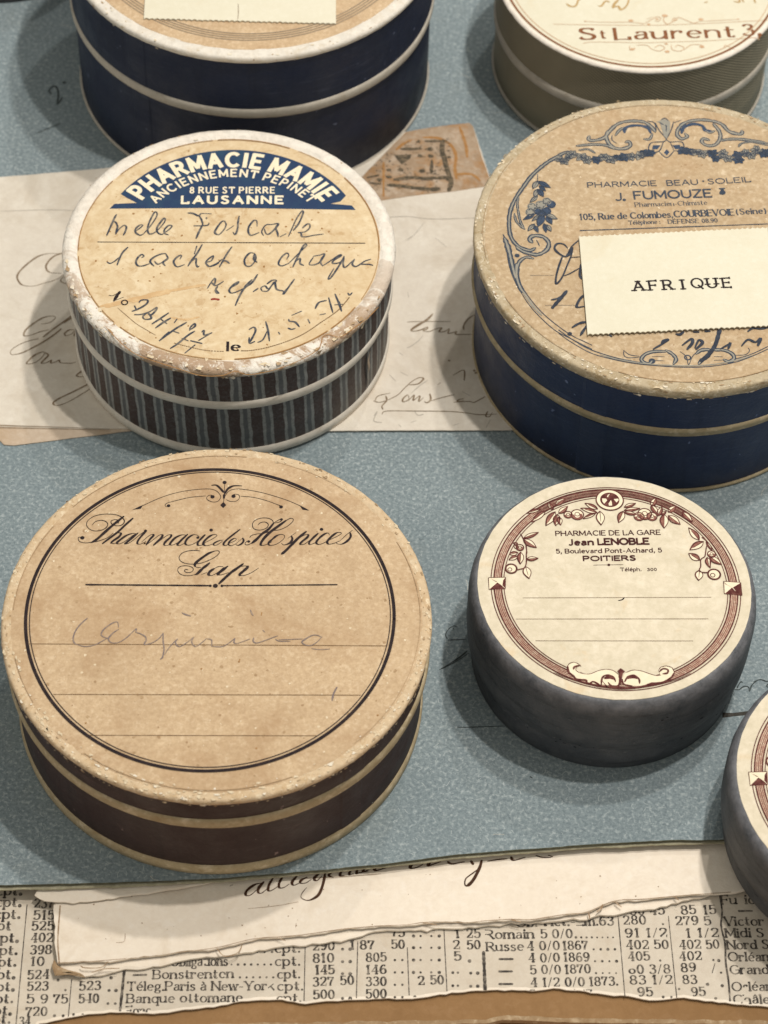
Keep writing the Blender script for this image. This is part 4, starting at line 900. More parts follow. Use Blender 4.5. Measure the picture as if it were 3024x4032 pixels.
for x, y, r in ((850, 65, .00042), (745, 190, .00042), (928, 185, .00042), (362, 268, .00036), (1342, 278, .00038)): K.disc(at(x, y, K.z, g4), r, 10)
K.build('printed_lettering', I_BLACK, lg)
K = Ink(zg + 4e-5, og)
K.line(FULL, (116, 2535), (1524, 2543), .00016); K.line(FULL, (211, 2734), (1419, 2737), .00016); K.line(FULL, (353, 2895), (1245, 2897), .00016)
K.build('ruled_lines', I_BROWN_LINE, lg)
K = Ink(zg + 6e-5, og)
K.pen(g5, '260,150 190,210 130,290 105,370 120,420 160,440 240,458 340,440 420,400 490,360;600,250 585,190 520,210 440,270 410,325 440,355 490,370;600,270 540,310 490,370 510,410 560,420 620,405 700,350 790,265 790,300 840,320 890,350 900,390 880,435 960,420 1040,370 1085,310;1085,310 1085,400 1095,480 1080,570 1055,595;1100,550 1150,470 1240,375 1220,410 1240,450 1290,450 1420,355;1420,355 1395,400 1420,450 1460,450 1560,370', .00020, .00030)
K.pen(g6, '45,375 85,380 95,410 90,450;90,455 220,455 350,365;345,375 335,410 360,425 430,405 510,375;550,365 545,400 580,420 650,400 760,360 815,340;790,380 830,400 950,400;820,385 960,380 1080,375;1295,360 1240,335 1180,340 1100,385 1075,410 1110,440 1180,445 1250,400 1290,350;1180,480 1270,490 1380,485', .00020, .00030)
K.pen(g6, '515,60 530,100 545,120;650,280 670,300', .0003)
K.pen(g5, '1290,90 1330,110 1385,125', .00035)
K.pen((0, 2600, .948), '1258,100 1245,125 1240,150', .0004)
K.build('pencil_writing', I_PENCIL, lg)
K = Ink(zg + 5e-5, og)
K.pen(g6, '638,85 634,120;400,595 390,625', .00035)
for x, y in ((752, 32), (320, 234), (957, 328), (892, 5), (1410, 205)): K.disc(at(x, y, K.z, (0, 2600, .948)), .0002, 7)
K.build('rust_specks', I_SPOT, lg)

spots(lg, zg + 2e-5, og, .036, 420, 9, I_GRIME, .00006, .00040)
spots(lg, zg + 2.2e-5, og, .037, 260, 19, I_PALEFIB, .00005, .00030)
M_CH1 = ink('bare_card_chip', (0.67, 0.56, 0.395), (0.52, 0.40, 0.25), amt=.9); M_CH2 = ink('brown_chip', (0.36, 0.245, 0.14), (0.47, 0.34, 0.21), amt=.9); M_CH3 = ink('white_chip', (0.74, 0.67, 0.55), (0.60, 0.51, 0.38), amt=.9)
chips(tg, BG['R'], BG['h'], .0016, .0024, 520, 1, (M_CH1, M_CH1, M_CH2), size=.00055, side=.45)
chips(tg, BG['R'], BG['h'], .0016, .0030, 300, 2, (M_CH1, M_CH1, M_CH3), 190, 350, .0007, .4)
# ---- M: striped box, Lausanne
BM = dict(c=(-.0344, .3680), R=.03485, h=.02875)
M_STR1 = stripe_mat('striped_paper_lid', 46, 0.30); M_STR2 = stripe_mat('striped_paper_body', 46, 0.0)
tm, lm = banded_box('pill_box', 'small box with brown and grey striped sides and worn cream Lausanne pharmacy label', BM['c'], BM['R'], BM['h'], .985, .0186, .0024, .0027, .0020, .0031,
                    (M_STR2, M_STR1, M_WHITE, M_RIM_M, M_AGED), 2.1, inset=.0003, bead=.002, base_z=Z_LETTER)
om = tm.location.copy(); zm = BM['h'] - .0003 + Z_LETTER
m1 = (380, 810, 3.318); m2 = (830, 810, 3.318); m3 = (380, 960, 3.318); m4 = (830, 960, 2.476); m5 = (400, 1120, 3.318); m6 = (880, 1120, 2.765); m7 = (400, 560, 1.595)
K = Ink(zm + 2e-5, om)
K.pen(m5, '-10,285 120,255 250,225 400,190 600,150 800,100 980,70 1150,40 1350,5', .0009)
K.pen(m5, '350,205 500,190 650,140 800,110 900,85', .0016)
K.pen(m5, '60,290 160,260 260,235', .0014)
K.pen(m5, '900,430 1100,460 1270,425', .0006)
K.build('stain_streak', I_STAIN, lm)
K = Ink(zm + 3e-5, om)
arc = [at(x, y, K.z, m7) for x, y in ((120, 325), (820, 48), (1535, 335))]; cc = circle3(*arc); rr = (arc[0] - cc).length
a0 = atan2(arc[0].y - cc.y, arc[0].x - cc.x); a1 = atan2(arc[2].y - cc.y, arc[2].x - cc.x)
badge = [(cc.x + rr * cos(a0 + (a1 - a0) * i / 40), cc.y + rr * sin(a0 + (a1 - a0) * i / 40)) for i in range(41)]
badge += [(p.x, p.y) for p in (at(x, y, K.z, m7) for x, y in ((1500, 372), (1437, 386), (1572, 397), (1595, 425), (800, 412), (50, 417), (80, 387), (222, 381), (160, 350)))]
K.poly(badge)
K.build('printed_badge', I_NAVYPRINT, lm)
K = Ink(zm + 6e-5, om)
K.arctext(m7, (258, 352), (820, 150), (1386, 364), 80, 'PHARMACIE MAMIE', 2.5)
K.arctext(m7, (345, 380), (822, 214), (1302, 378), 43, 'ANCIENNEMENT PEPINET', 2.1)
K.text(m7, (556, 319), (1085, 319), 36, '8 RUE ST PIERRE', wt=2.0, track=2.2)
K.text(m7, (505, 383), (1137, 384), 44, 'LAUSANNE', wt=2.8, track=2.4)
K.build('badge_lettering', I_CREAM_T, lm)
K = Ink(zm + 5e-5, om)
w0 = .00034; w1 = .00050
K.pen(m1, '260,115 230,170 190,260 135,385;215,200 250,215 275,270 265,310 250,370;250,370 300,300 360,255 390,280 375,340 350,385;510,330 570,290 605,255 575,250 530,280 505,320 520,360 570,385 610,370;610,370 700,270 780,150 790,95 760,85 710,170 670,280 680,360 730,365 790,330;790,330 870,240 900,180 880,165 840,210 790,290 800,350 850,375 880,360;880,360 960,300 985,260 940,260 890,310 890,360 940,380;1370,100 1500,105;1340,130 1370,180 1390,245;1270,262 1360,262 1450,255 1470,225;1435,155 1438,168', w0, w1)
K.pen(m1, '1195,95 1260,100 1330,130 1365,100;1390,240 1340,340 1300,430', .0005)
K.pen(m2, '190,200 140,210 60,320 60,360 110,375 180,300 200,240 180,205;205,325 300,260;370,135 355,220 350,300 320,375 290,345;605,270 600,200 560,195 500,270 490,340 520,385 570,375 630,350;690,390 665,340 700,270 740,245 790,245 885,235 830,310 760,370 720,360 700,300;885,235 850,290 870,350 880,405;905,405 985,365;1015,400 1060,300 1120,170 1190,70 1205,100 1150,230 1080,320;1140,350 1230,340 1290,290 1290,240 1250,245 1200,290;1140,350 1180,360 1190,400 1250,405 1350,385 1470,370', w0, w1)
K.pen(m3, '410,45 330,130 270,275;140,240 180,255 240,225 290,180;590,180 620,160 590,140 540,180 515,240 540,285 600,290 690,260;905,125 840,135 750,175 700,230 750,290;760,230 800,265 860,240 920,190;905,130 930,190 870,240 895,285;1090,200 1110,155 1070,160 1010,220 1020,270 1060,300 1150,270;1380,10 1310,130 1240,220 1195,290;1310,30 1280,130;1240,230 1300,190 1300,260 1320,300 1340,290;1440,240 1500,220 1530,160 1500,170 1450,210 1430,250 1470,295 1530,285 1600,250;1450,580 1500,500 1545,450 1550,500 1530,540;1500,500 1560,545 1659,490;1580,560 1560,600 1600,645', w0, w1)
K.pen(m4, '0,215 60,190 110,150;205,30 150,110 85,225;100,190 140,165 180,190;430,95 380,90 330,150 340,210 390,215 440,150 430,100 420,150 450,180;740,150 760,110 740,90 690,130 660,190 690,215 760,190;760,190 860,90 935,15 910,10 870,80 800,225;820,180 870,140 870,190 905,210;1000,120 1060,110 1110,100 1060,180 1000,205 960,195 1000,130;1110,100 1070,170 1090,215;1090,215 1160,170 1250,110 1270,115 1200,160 1190,190 1260,180 1300,120;1300,130 1240,230 1170,330 1145,335 1200,240;1300,140 1290,190 1310,230 1400,150;1400,150 1380,200 1420,220 1500,170 1560,150;1450,200 1540,200 1580,210;190,430 260,390 270,370 220,400 180,450 200,480 260,465 330,430;455,300 400,380 330,430 280,510 240,600;400,350 350,400 320,440;500,460 490,430 530,410 560,440 600,400 640,360 600,355 550,390;500,460 560,455 620,370 640,440 700,460;815,345 760,420 710,490 705,460 640,445;40,450 60,480 80,480', w0, w1)
K.pen(m4, '415,465 460,435;700,490 740,440', .0006)
K.pen(m5, '490,235 520,205 600,205 590,250 500,310 400,350;430,280 450,320;430,395 520,390 620,360 720,300 700,350 640,400 600,370;570,455 540,420 600,370 650,440 570,455;875,372 760,450 660,515;900,440 800,500 705,568;770,450 850,510;1110,495 1050,530 950,590 755,735;920,605 1010,635;1215,610 1120,670 1000,770 900,835;1050,705 1130,735;1150,600 1160,560 1215,510 1220,545 1160,590;950,500 985,450;1310,620 1340,600 1340,660 1440,630;1440,630 1270,730;1220,790 1090,895', .0004, .0005)
K.pen(m5, '1165,735 1310,770;1000,770 900,835;880,620 760,730', .0006)
K.pen(m6, '280,490 330,465 350,500 320,570 280,640;280,580 285,640 340,620;460,405 485,500 500,615;375,630 430,600 475,510;600,520 612,540;745,335 850,290;710,380 720,400 780,410 825,460;705,475 740,488 780,478;920,380 940,420;1120,175 1050,190 1020,220 1000,260;1050,330 1110,318;1215,105 1250,190 1285,290;1210,222 1300,215;1355,95 1375,115 1400,90', .0004, .0005)
K.pen(m6, '1145,145 1190,305;1260,190 1285,290', .0006)
K.build('ink_writing', I_BLUEINK, lm)
K = Ink(zm + 4e-5, om)
K.line((200, 480, 1.185), (220, 560), (1465, 566), .00022)
K.pen(m5, '100,140 150,145 240,95;160,215 290,165;100,140 95,150', .0002)
K.pen(m5, '240,95 200,150 160,215', .00075)
K.ring(at(300, 235, K.z, m5), .00062, .0003, n=24)
K.text(m6, (38, 720), (172, 720), 92, 'le', True, 2.6, 0.35)
K.build('printed_words', I_BLACK, lm)
K = Ink(zm + 4.5e-5, om)
K.pen(m5, '210,305 330,410 450,510 580,590 705,662', .00016)
def dashes(crop, pts, n, w):
    P = spline(pts, 12); W = [at(x, y, K.z, crop) for x, y in P]; q = max(1, len(W) // n)
    for i in range(0, len(W) - 2, 2):
        K.ribbon([(W[i].x, W[i].y), (W[i + 1].x, W[i + 1].y)], [w, w])
dashes(m5, [(950, 765), (1080, 800), (1250, 840), (1400, 865), (1600, 875)], 30, .00018)
dashes(m6, [(195, 722), (300, 718), (460, 690), (600, 650), (740, 600), (850, 550), (950, 490), (1050, 420), (1170, 340), (1260, 270), (1330, 190), (1370, 140)], 60, .00022)
K.build('dotted_rule', I_BROWN_LINE, lm)
K = Ink(zm + 6e-5, om); K.pen(m4, '10,540 40,537 75,543', .0006, taper=False); K.build('red_tick', I_RED, lm)
spots(lm, zm + 1.6e-5, om, .030, 260, 3, I_SPOT, .00006, .00028)
V, F = [], []
for (z0, z1, rr0, w_) in ((.0035, .0158, BM['R'] * .985 - .0004, .020), ):
    n_ = 14
    for i in range(n_ + 1):
        u = i / n_; a = radians(-30) + .010 * sin(u * 7) + .02 * u; hw = w_ * sin(pi * u) ** .7 * .5
        for s_ in (-1, 1): V.append(((rr0 + .00016) * cos(a + s_ * hw), (rr0 + .00016) * sin(a + s_ * hw), z0 + (z1 - z0) * u))
    F += [(2 * i, 2 * i + 1, 2 * i + 3, 2 * i + 2) for i in range(n_)]
mesh_obj('torn_slit', V, F, M_BLACK, tm)
V = [(v[0] * cos(.03) - v[1] * sin(.03), v[0] * sin(.03) + v[1] * cos(.03), v[2] * .55 + .0055) for v in V]
mesh_obj('bare_card_patch', V, F, M_LETTER2, tm)
K = Ink(BM['h'] + Z_LETTER - .00012, om); rn = random.Random(6); a = 0
while a < 360:
    b_ = a + rn.uniform(10, 50); K.ring(om, BM['R'] - .0033, rn.uniform(.00012, .00028), a, b_, 30); a = b_ + rn.uniform(0, 6)
K.build('label_edge', I_SPOT, tm)
# peeled paper along the front of the rim and the torn slit in the striped side
K = Ink(BM['h'] + Z_LETTER + .00042, om)
K.pen((200, 1200, 1.185), '250,95 330,180 400,232 480,262 600,300 700,330 800,330 860,310 920,326 1020,310 1100,285 1180,250 1250,205 1270,150 1300,140 1350,150 1420,105 1480,60 1530,10', .0002)
K.build('crack_lines', I_SPOT, tm)

chips(tm, BM['R'], BM['h'], .0020, .0028, 90, 3, (M_CH2, M_CH2, M_CH3), size=.0006, side=.5)
chips(tm, BM['R'], BM['h'], .0020, .0030, 190, 4, (M_CH2, M_CH1, M_CH3), 190, 330, .0011, .35)
# ---- F: blue box, Courbevoie
BF = dict(c=(.0586, .3693), R=.0418, h=.03464)
tf, lf = banded_box('pill_box', 'navy blue box with tan Courbevoie label and AFRIQUE slip on its lid', BF['c'], BF['R'], BF['h'], .973, .0222, .0035, .0011, .0026, .0024,
                    (M_NAVY, M_NAVY, M_STRAW, M_RIM_F, M_TAN2), 3.7, double=True, crease=True)
of = tf.location.copy(); zf_ = BF['h'] + .00003
f1 = (2280, 430, 2.23); f2 = (1960, 600, 4.1475); f3 = (1980, 900, 4.423); f4 = (2260, 680, 2.1715); f5 = (2200, 1230, 2.0134)
KD = Ink(zf_ + 3e-5, of); KM = Ink(zf_ + 6e-5, of); KL = Ink(zf_ + 9e-5, of); KB = Ink(zf_ + 5e-5, of)
def tube(crop, txt, w, core=0.5):
    KD.pen(crop, txt, w * 1.12); KM.pen(crop, txt, w * core * .8)
tube(f2, '1190,-10 1080,10 950,80 800,170 650,290 530,410 420,560 310,720 230,880 190,1040 185,1200 200,1330 240,1430 320,1520 430,1580 540,1600 610,1560', .0010, .42)
tube(f2, '560,1470 520,1420 560,1370 660,1360 760,1390 830,1470 820,1560 750,1630 640,1670 520,1650 400,1610 300,1540', .0011, .5)
tube(f2, '340,720 320,850 340,1000 370,1130 430,1250;270,1000 300,1120 370,1200 440,1255', .0006, .4)
tube(f2, '110,1400 150,1500 185,1620 215,1750 250,1900 290,2050', .0012, .5)
KD.pen(f2, '85,1335 110,1390 130,1440;650,360 650,460;630,1430 660,1480 680,1530', .0003)
tube(f2, '580,1735 480,1710 390,1750 330,1830 310,1950 310,2070', .0009, .5)
KD.disc(at(315, 1685, KD.z, f2), .00055, 12)
tube(f3, '235,620 235,760 255,900 300,1020 350,1100', .0011, .5)
KD.pen(f3, '290,700 280,820 330,1000 430,1160 560,1330 700,1480 860,1620 1060,1770 1250,1890 1400,1960 1548,2030;60,330 100,600 160,800 250,1000 330,1130 430,1290 560,1450 760,1650 950,1800 1150,1900 1400,2030 1548,2100', .00022, taper=False)
KM.pen(f3, '350,1090 440,1230 560,1390 680,1510', .0005)
KD.pen(f5, '0,140 100,210 240,290 400,345 520,375 660,400;0,165 90,230 250,320 420,370 600,405 800,425 1000,435 1200,428 1400,395 1550,340 1659,290;1400,370 1530,330 1659,270', .00024, taper=False)
KM.pen(f5, '330,335 450,368 600,395 700,408 850,418 1000,424 1200,415 1400,382 1530,342', .0003)
tube(f5, '850,310 760,310 690,330 655,370 680,400 720,405 740,385;850,300 900,330 930,370 910,410;1090,330 1130,300 1200,300 1180,350 1130,385 1110,410;1210,300 1300,298 1370,325 1390,365 1350,390 1310,375', .0009, .55)
KD.pen(f5, '515,300 520,345 560,360 640,355;515,300 560,335 640,348;960,310 1010,350 1030,415 1060,350 1100,310;1400,340 1480,335 1512,305 1500,280;740,350 840,352;1230,350 1300,352;760,380 840,385;1230,380 1300,378', .0002)
KD.ring(at(1022, 358, KD.z, f5), .0006, .0003, n=20); KD.disc(at(740, 385, KD.z, f5), .0007, 10)
tube(f1, '90,235 85,265 130,275 220,250 270,190 340,130 440,105 560,110 630,150 670,200;250,190 240,250 270,310 330,345 400,345 450,320 440,285 410,290;1430,190 1430,215 1380,215 1310,190 1250,130 1150,100 1040,95 940,115 880,160 860,220 900,260 950,240 930,215;1180,130 1230,190 1240,250 1200,310 1130,320 1080,290 1090,260 1140,270', .00095, .6)
KB.pen(f1, '400,205 400,180 430,152 520,142 600,162 630,210;900,210 920,160 1000,130 1080,145 1110,185 1160,190', .0009)
tube(f1, '570,262 620,262 645,215;320,230 350,190 390,160;1110,190 1150,205 1190,190', .0007, .55)
KD.pen(f1, '670,120 700,180 750,240 770,270;830,110 810,180 770,260;710,115 750,78 790,112 770,135 740,135 710,115;735,190 735,150 750,140 765,150 765,195;600,105 660,120 680,190;900,95 830,120;290,230 290,270 330,300', .0003)
KM.shape(f1, '680,110 710,120 745,235 770,260 800,180 800,110 750,85')
tube(f1, '-20,322 120,310 240,318 310,350;1240,275 1350,262 1500,272 1659,300', .0009, .5)
tube(f1, '0,360 80,352 140,385;1400,330 1430,300 1520,288 1659,318', .0006, .4)
KD.pen(f1, '605,375 630,298 740,285 770,270 800,288 905,290 925,365;605,375 700,370 740,290;700,370 770,425 835,365;835,365 925,365;800,290 835,365', .0003)
KB.shape(f1, '640,352 650,316 715,316 690,350;820,316 885,312 898,350 845,350;745,380 770,350 795,378 770,405')
rnd = random.Random(4)
def clump(crop, x, y, s, dark):
    for i in range(6):
        a = i * pi / 3 + rnd.uniform(-.4, .4); L = s * rnd.uniform(.9, 1.2)
        x1, y1 = x + cos(a) * L, y + sin(a) * L * .75
        pass
        q = [at(x + cos(a + d) * L * k, y + sin(a + d) * L * .75 * k, KB.z) if False else at(x + cos(a + d) * L * k, y + sin(a + d) * L * .75 * k, zf_, crop) for d, k in ((0, 0.05), (.9, .5), (.45, .75), (0, 1.05), (-.45, .75), (-.9, .5))]
        (KB if dark else KM).poly([(p.x, p.y) for p in q], i * 1.5e-6)
        KD2.leaf(crop, x, y, x1, y1, s * .9, .00008)
KD2 = Ink(zf_ + 1.1e-4, of)
for x, y, d in ((-60, 395, 0), (20, 420, 0), (70, 445, 0), (155, 440, 1), (215, 420, 0), (280, 445, 0), (345, 425, 1), (400, 420, 1), (460, 415, 0), (530, 405, 0), (575, 385, 1), (620, 390, 1), (915, 365, 1), (965, 370, 1), (1030, 375, 0), (1085, 390, 0), (1170, 385, 1), (1205, 430, 1), (1260, 390, 0), (1300, 430, 0), (1395, 400, 1), (1400, 440, 1), (1460, 385, 0), (1510, 400, 0), (1560, 360, 0), (1620, 385, 1), (1659, 380, 1)):
    clump(f1, x, y, 50, d)
for x, y in ((1010, 110), (1090, 150), (1150, 80)): clump(f2, x, y, 75, 0)
for (x, y, x1, y1, w, d) in ((650, 470, 575, 590, 90, 0), (660, 470, 860, 575, 100, 1), (680, 545, 780, 625, 70, 1), (650, 600, 600, 730, 80, 0), (665, 600, 745, 720, 100, 1), (650, 710, 530, 815, 70, 0), (740, 1010, 660, 1210, 130, 1),
                             (790, 1010, 970, 1085, 100, 0), (800, 1040, 885, 1170, 100, 1), (600, 1010, 420, 1100, 80, 1), (600, 1170, 495, 1280, 80, 0), (600, 1190, 660, 1305, 70, 1), (760, 1160, 790, 1305, 70, 1), (800, 1180, 870, 1285, 80, 0), (700, 1010, 560, 1120, 60, 0)):
    b_, t_ = at(x, y, zf_, f2), at(x1, y1, zf_, f2); dd = t_ - b_; L = dd.length; dd /= L; nr = Vector((-dd.y, dd.x, 0)); ww = w / 4.1475 / 19500
    pts = [b_ + dd * L * u + nr * s_ * sin(pi * u ** .85) * ww / 2 for s_, us in ((1, (0, .2, .4, .6, .8, 1)), (-1, (.8, .6, .4, .2))) for u in us]
    (KB if d else KM).poly([(p.x, p.y) for p in pts], rnd.uniform(1, 9) * 1e-6)
    KD2.leaf(f2, x, y, x1, y1, w, .00014)
for x, y, r, d in ((700, 860, 95, 0), (800, 800, 80, 0), (870, 850, 85, 1), (560, 890, 85, 0), (530, 980, 85, 0), (650, 960, 80, 1), (790, 960, 90, 1), (720, 1000, 80, 1)):
    c = at(x, y, zf_, f2); q = r / 4.1475 / 19500
    (KB if d else KM).disc(c, q, 12, rnd.uniform(9, 18) * 1e-6, q * 1.1)
    for a in range(0, 360, 72): KD2.ring((c.x + q * .45 * cos(radians(a)), c.y + q * .45 * sin(radians(a))), q * .42, .00010, a - 100, a + 100, 10)
spots(lf, zf_ + 2e-5, of, .037, 240, 29, I_GRIME, .00006, .00035); spots(lf, zf_ + 2.2e-5, of, .037, 160, 39, I_PALEFIB, .00005, .00030)
KD.build('printed_frame', I_BLUE_ORN, lf); KM.build('printed_highlights', I_BLUE_MID, lf); KB.build('printed_shading', I_BLUE_DK, lf); KD2.build('printed_outlines', I_BLUE_ORN, lf)
K = Ink(zf_ + 5e-5, of)
K.text(f4, (120, 126), (705, 110), 42, 'PHARMACIE', wt=1.7); K.text(f4, (798, 109), (1060, 100), 42, 'BEAU', wt=1.7); K.disc(at(1105, 72, K.z, f4), .00025, 8)
K.text(f4, (1150, 97), (1512, 77), 42, 'SOLEIL', wt=1.7); K.text(f4, (356, 236), (412, 236), 62, 'J', wt=1.9); K.disc(at(430, 232, K.z, f4), .0004, 8)
K.text(f4, (520, 226), (1178, 206), 64, 'FUMOUZE', wt=2.0)
K.shape(f4, '1238,132 1292,128 1293,138 1240,142;1252,142 1280,140 1284,150 1298,165 1294,182 1270,190 1246,184 1242,168 1254,152')
K.text(f4, (525, 291), (1138, 272), 36, 'Pharmacien-Chimiste', True, 1.5, .4, gaps=.04)
K.text(f4, (54, 403), (846, 381), 50, '105, Rue de Colombes,', True, 1.9, .5)
K.text(f4, (862, 379), (1370, 362), 52, 'COURBEVOIE', True, 2.1, .45); K.text(f4, (1392, 357), (1646, 346), 46, '(Seine)', True, 1.9, .5)
K.text(f4, (472, 443), (738, 434), 32, 'Téléphone :', True, 1.7, .5); K.text(f4, (808, 435), (1068, 428), 34, 'DÉFENSE', True, 1.8, .5); K.text(f4, (1098, 427), (1228, 422), 32, '08.90', True, 1.8, .5)
K.line(f4, (55, 495), (1655, 438), .00026)
K.build('printed_lettering', I_BLUE_ORN, lf)
K = Ink(zf_ + 4.2e-5, of); K.line(f3, (480, 815), (880, 812), .0002); K.line(f3, (740, 1338), (1260, 1335), .0002); K.build('ruled_lines', I_GREYLINE, lf)
K = Ink(zf_ + 1.4e-4, of)
K.pen(f3, '1130,340 1060,270 950,260 900,330 940,400 1040,470 1120,480 1150,400 1210,300 1310,210;1040,480 980,640 930,830 930,960 1030,850 1120,640 1190,470 1220,330', .00040, .00055)
K.pen(f3, '1060,820 1150,790 1330,690;1190,500 1340,490', .0003)
K.pen(f3, '1110,480 1170,420 1210,350', .0009)
K.pen(f3, '1110,1090 1000,1220 865,1375', .00085, taper=False); K.pen(f3, '840,1240 950,1215 1050,1160', .0004)
K.pen(f3, '1360,620 1340,800 1370,870;1420,1150 1340,1230 1285,1340 1310,1370 1430,1350', .0004, .00065)
K.pen(f3, '1210,1720 1330,1650 1450,1630 1470,1680 1420,1750 1350,1860', .0006); K.disc(at(1165, 1830, K.z, f3), .0005, 9)
K.pen(f5, '750,290 820,250 870,215 830,225 820,250;980,260 1050,210 1060,240 1020,290;1080,280 1110,220 1140,240 1090,290;1280,290 1350,250 1360,240 1345,285;1450,265 1500,215 1560,235 1600,205 1580,260;1500,150 1540,125 1600,130 1659,120', .0005, .0008)
K.pen(f5, '1275,145 1240,260 1180,340 1130,380', .0010, taper=False); K.pen(f5, '390,170 420,190;930,170 960,175 990,155;1070,155 1110,155;1160,150 1200,148', .0007)
K.build('ink_writing', ink('dark_blue_writing', (0.030, 0.036, 0.052), (0.07, 0.085, 0.11)), lf)
chips(tf, BF['R'], BF['h'], .0026, .0022, 500, 5, (M_CH1, M_CH2, M_CH2), size=.0006, side=.6)
chips(tf, BF['R'], BF['h'], .0026, .0024, 260, 6, (M_CH3, M_CH1), 110, 300, .0007, .5)
def perforated(corners, z, teeth_px, bottom_only=False, seed=3):
    """slip of paper with perforated long edges; corners TL, TR, BR, BL in photo pixels"""
    TL, TR, BR, BL = [at(*q, z) for q in corners]
    def edge(a, b, sgn):
        L = (b - a).length; n = max(4, int(L / teeth_px)); out = []; d = (b - a) / L; nr = Vector((-d.y, d.x, 0)) * sgn; rn = random.Random(seed)
        for i in range(n):
            amp = rn.uniform(.6, 1.1) * .00035
            for u in (0, .2, .4, .6, .8):
                out.append(a + d * (L * (i + u) / n) + nr * amp * (sin(pi * u)))
        return out
    pts = []
    pts += [TL, TR] if bottom_only else edge(TL, TR, -1)
    pts += [TR + (BR - TR) * i / 6 for i in range(6)]
    pts += edge(BR, BL, -1)
    pts += [BL + (TL - BL) * i / 6 for i in range(6)]
    return pts
def slip(parent, corners, z, teeth, mat, label, bottom_only=False):
    o = parent.location
    P = perforated(corners, z, teeth, bottom_only)
    V = [p - o for p in P] + [p - o - Vector((0, 0, .00025)) for p in P]; n = len(P)
    F = [tuple(range(n))] + [(i, n + i, n + (i + 1) % n, (i + 1) % n) for i in range(n)]
    ob = mesh_obj('paper_slip', V, F, mat, parent)
    ob.data.update()
    if ob.data.polygons[0].normal.z < 0: ob.data.flip_normals()
    ob['label'] = label
    return ob
zs = zf_ + .0007
sf = slip(tf, ((2280, 929), (3022, 893), (3058, 1283), (2314, 1319)), zs, .00105, M_PALE, 'pale perforated slip typed AFRIQUE')
K = Ink(zs + 4e-5, of); K.text((1800, 1050, 1.3554), (932, 129), (1462, 107), 50, 'AFRIQUE', 2.3, 1.8, 0.8, mono=True, jitter=.5)
K.build('typed_lettering', I_BLACK, sf)

# ---- P and P2: slate boxes, Poitiers
def slate_box(label, c, R, h, base_z, k=.955):
    t = thing('pill_box', Vector((c[0], c[1], base_z)), label, 'box')
    zs_ = h * .36
    lathe('body', [(R * k - .0007, 0), (R * k - .0002, .0004), (R * k, zs_ * .5), (R * (k + .006), zs_ + .0006)], M_SLATE, t, seed=h * 90, close='bottom')
    lathe('lid_wall', [(R - .0007, zs_), (R - .0003, zs_ + .00012), (R - .00005, zs_ + .003), (R, h - .0040), (R - .0002, h - .0026), (R - .0005, h - .0014), (R - .0010, h - .0005), (R - .0015, h), (R - .003, h)], M_SLATE, t, fine=.00006, seed=h * 50, close='top')
    lp = disc_paper('lid_paper', R * .944, h + .00012, M_CREAM, t, .00008, 5)
    return t, lp
BP = dict(c=(.04475, .2870), R=.0279, h=.0240)
tp, lp_ = slate_box('slate grey box with cream Poitiers label, wholly in view', BP['c'], BP['R'], BP['h'], 0.0)
p1 = (2080, 1900, 4.1475); p2 = (2350, 1900, 4.1475); p3 = (1900, 2060, 6.381); p4 = (2680, 2060, 5.925); p5 = (2180, 2580, 3.0722); p6 = (2160, 2070, 3.4563); pz = (1800, 1850, 1.3554)
zp = BP['h'] + .00012
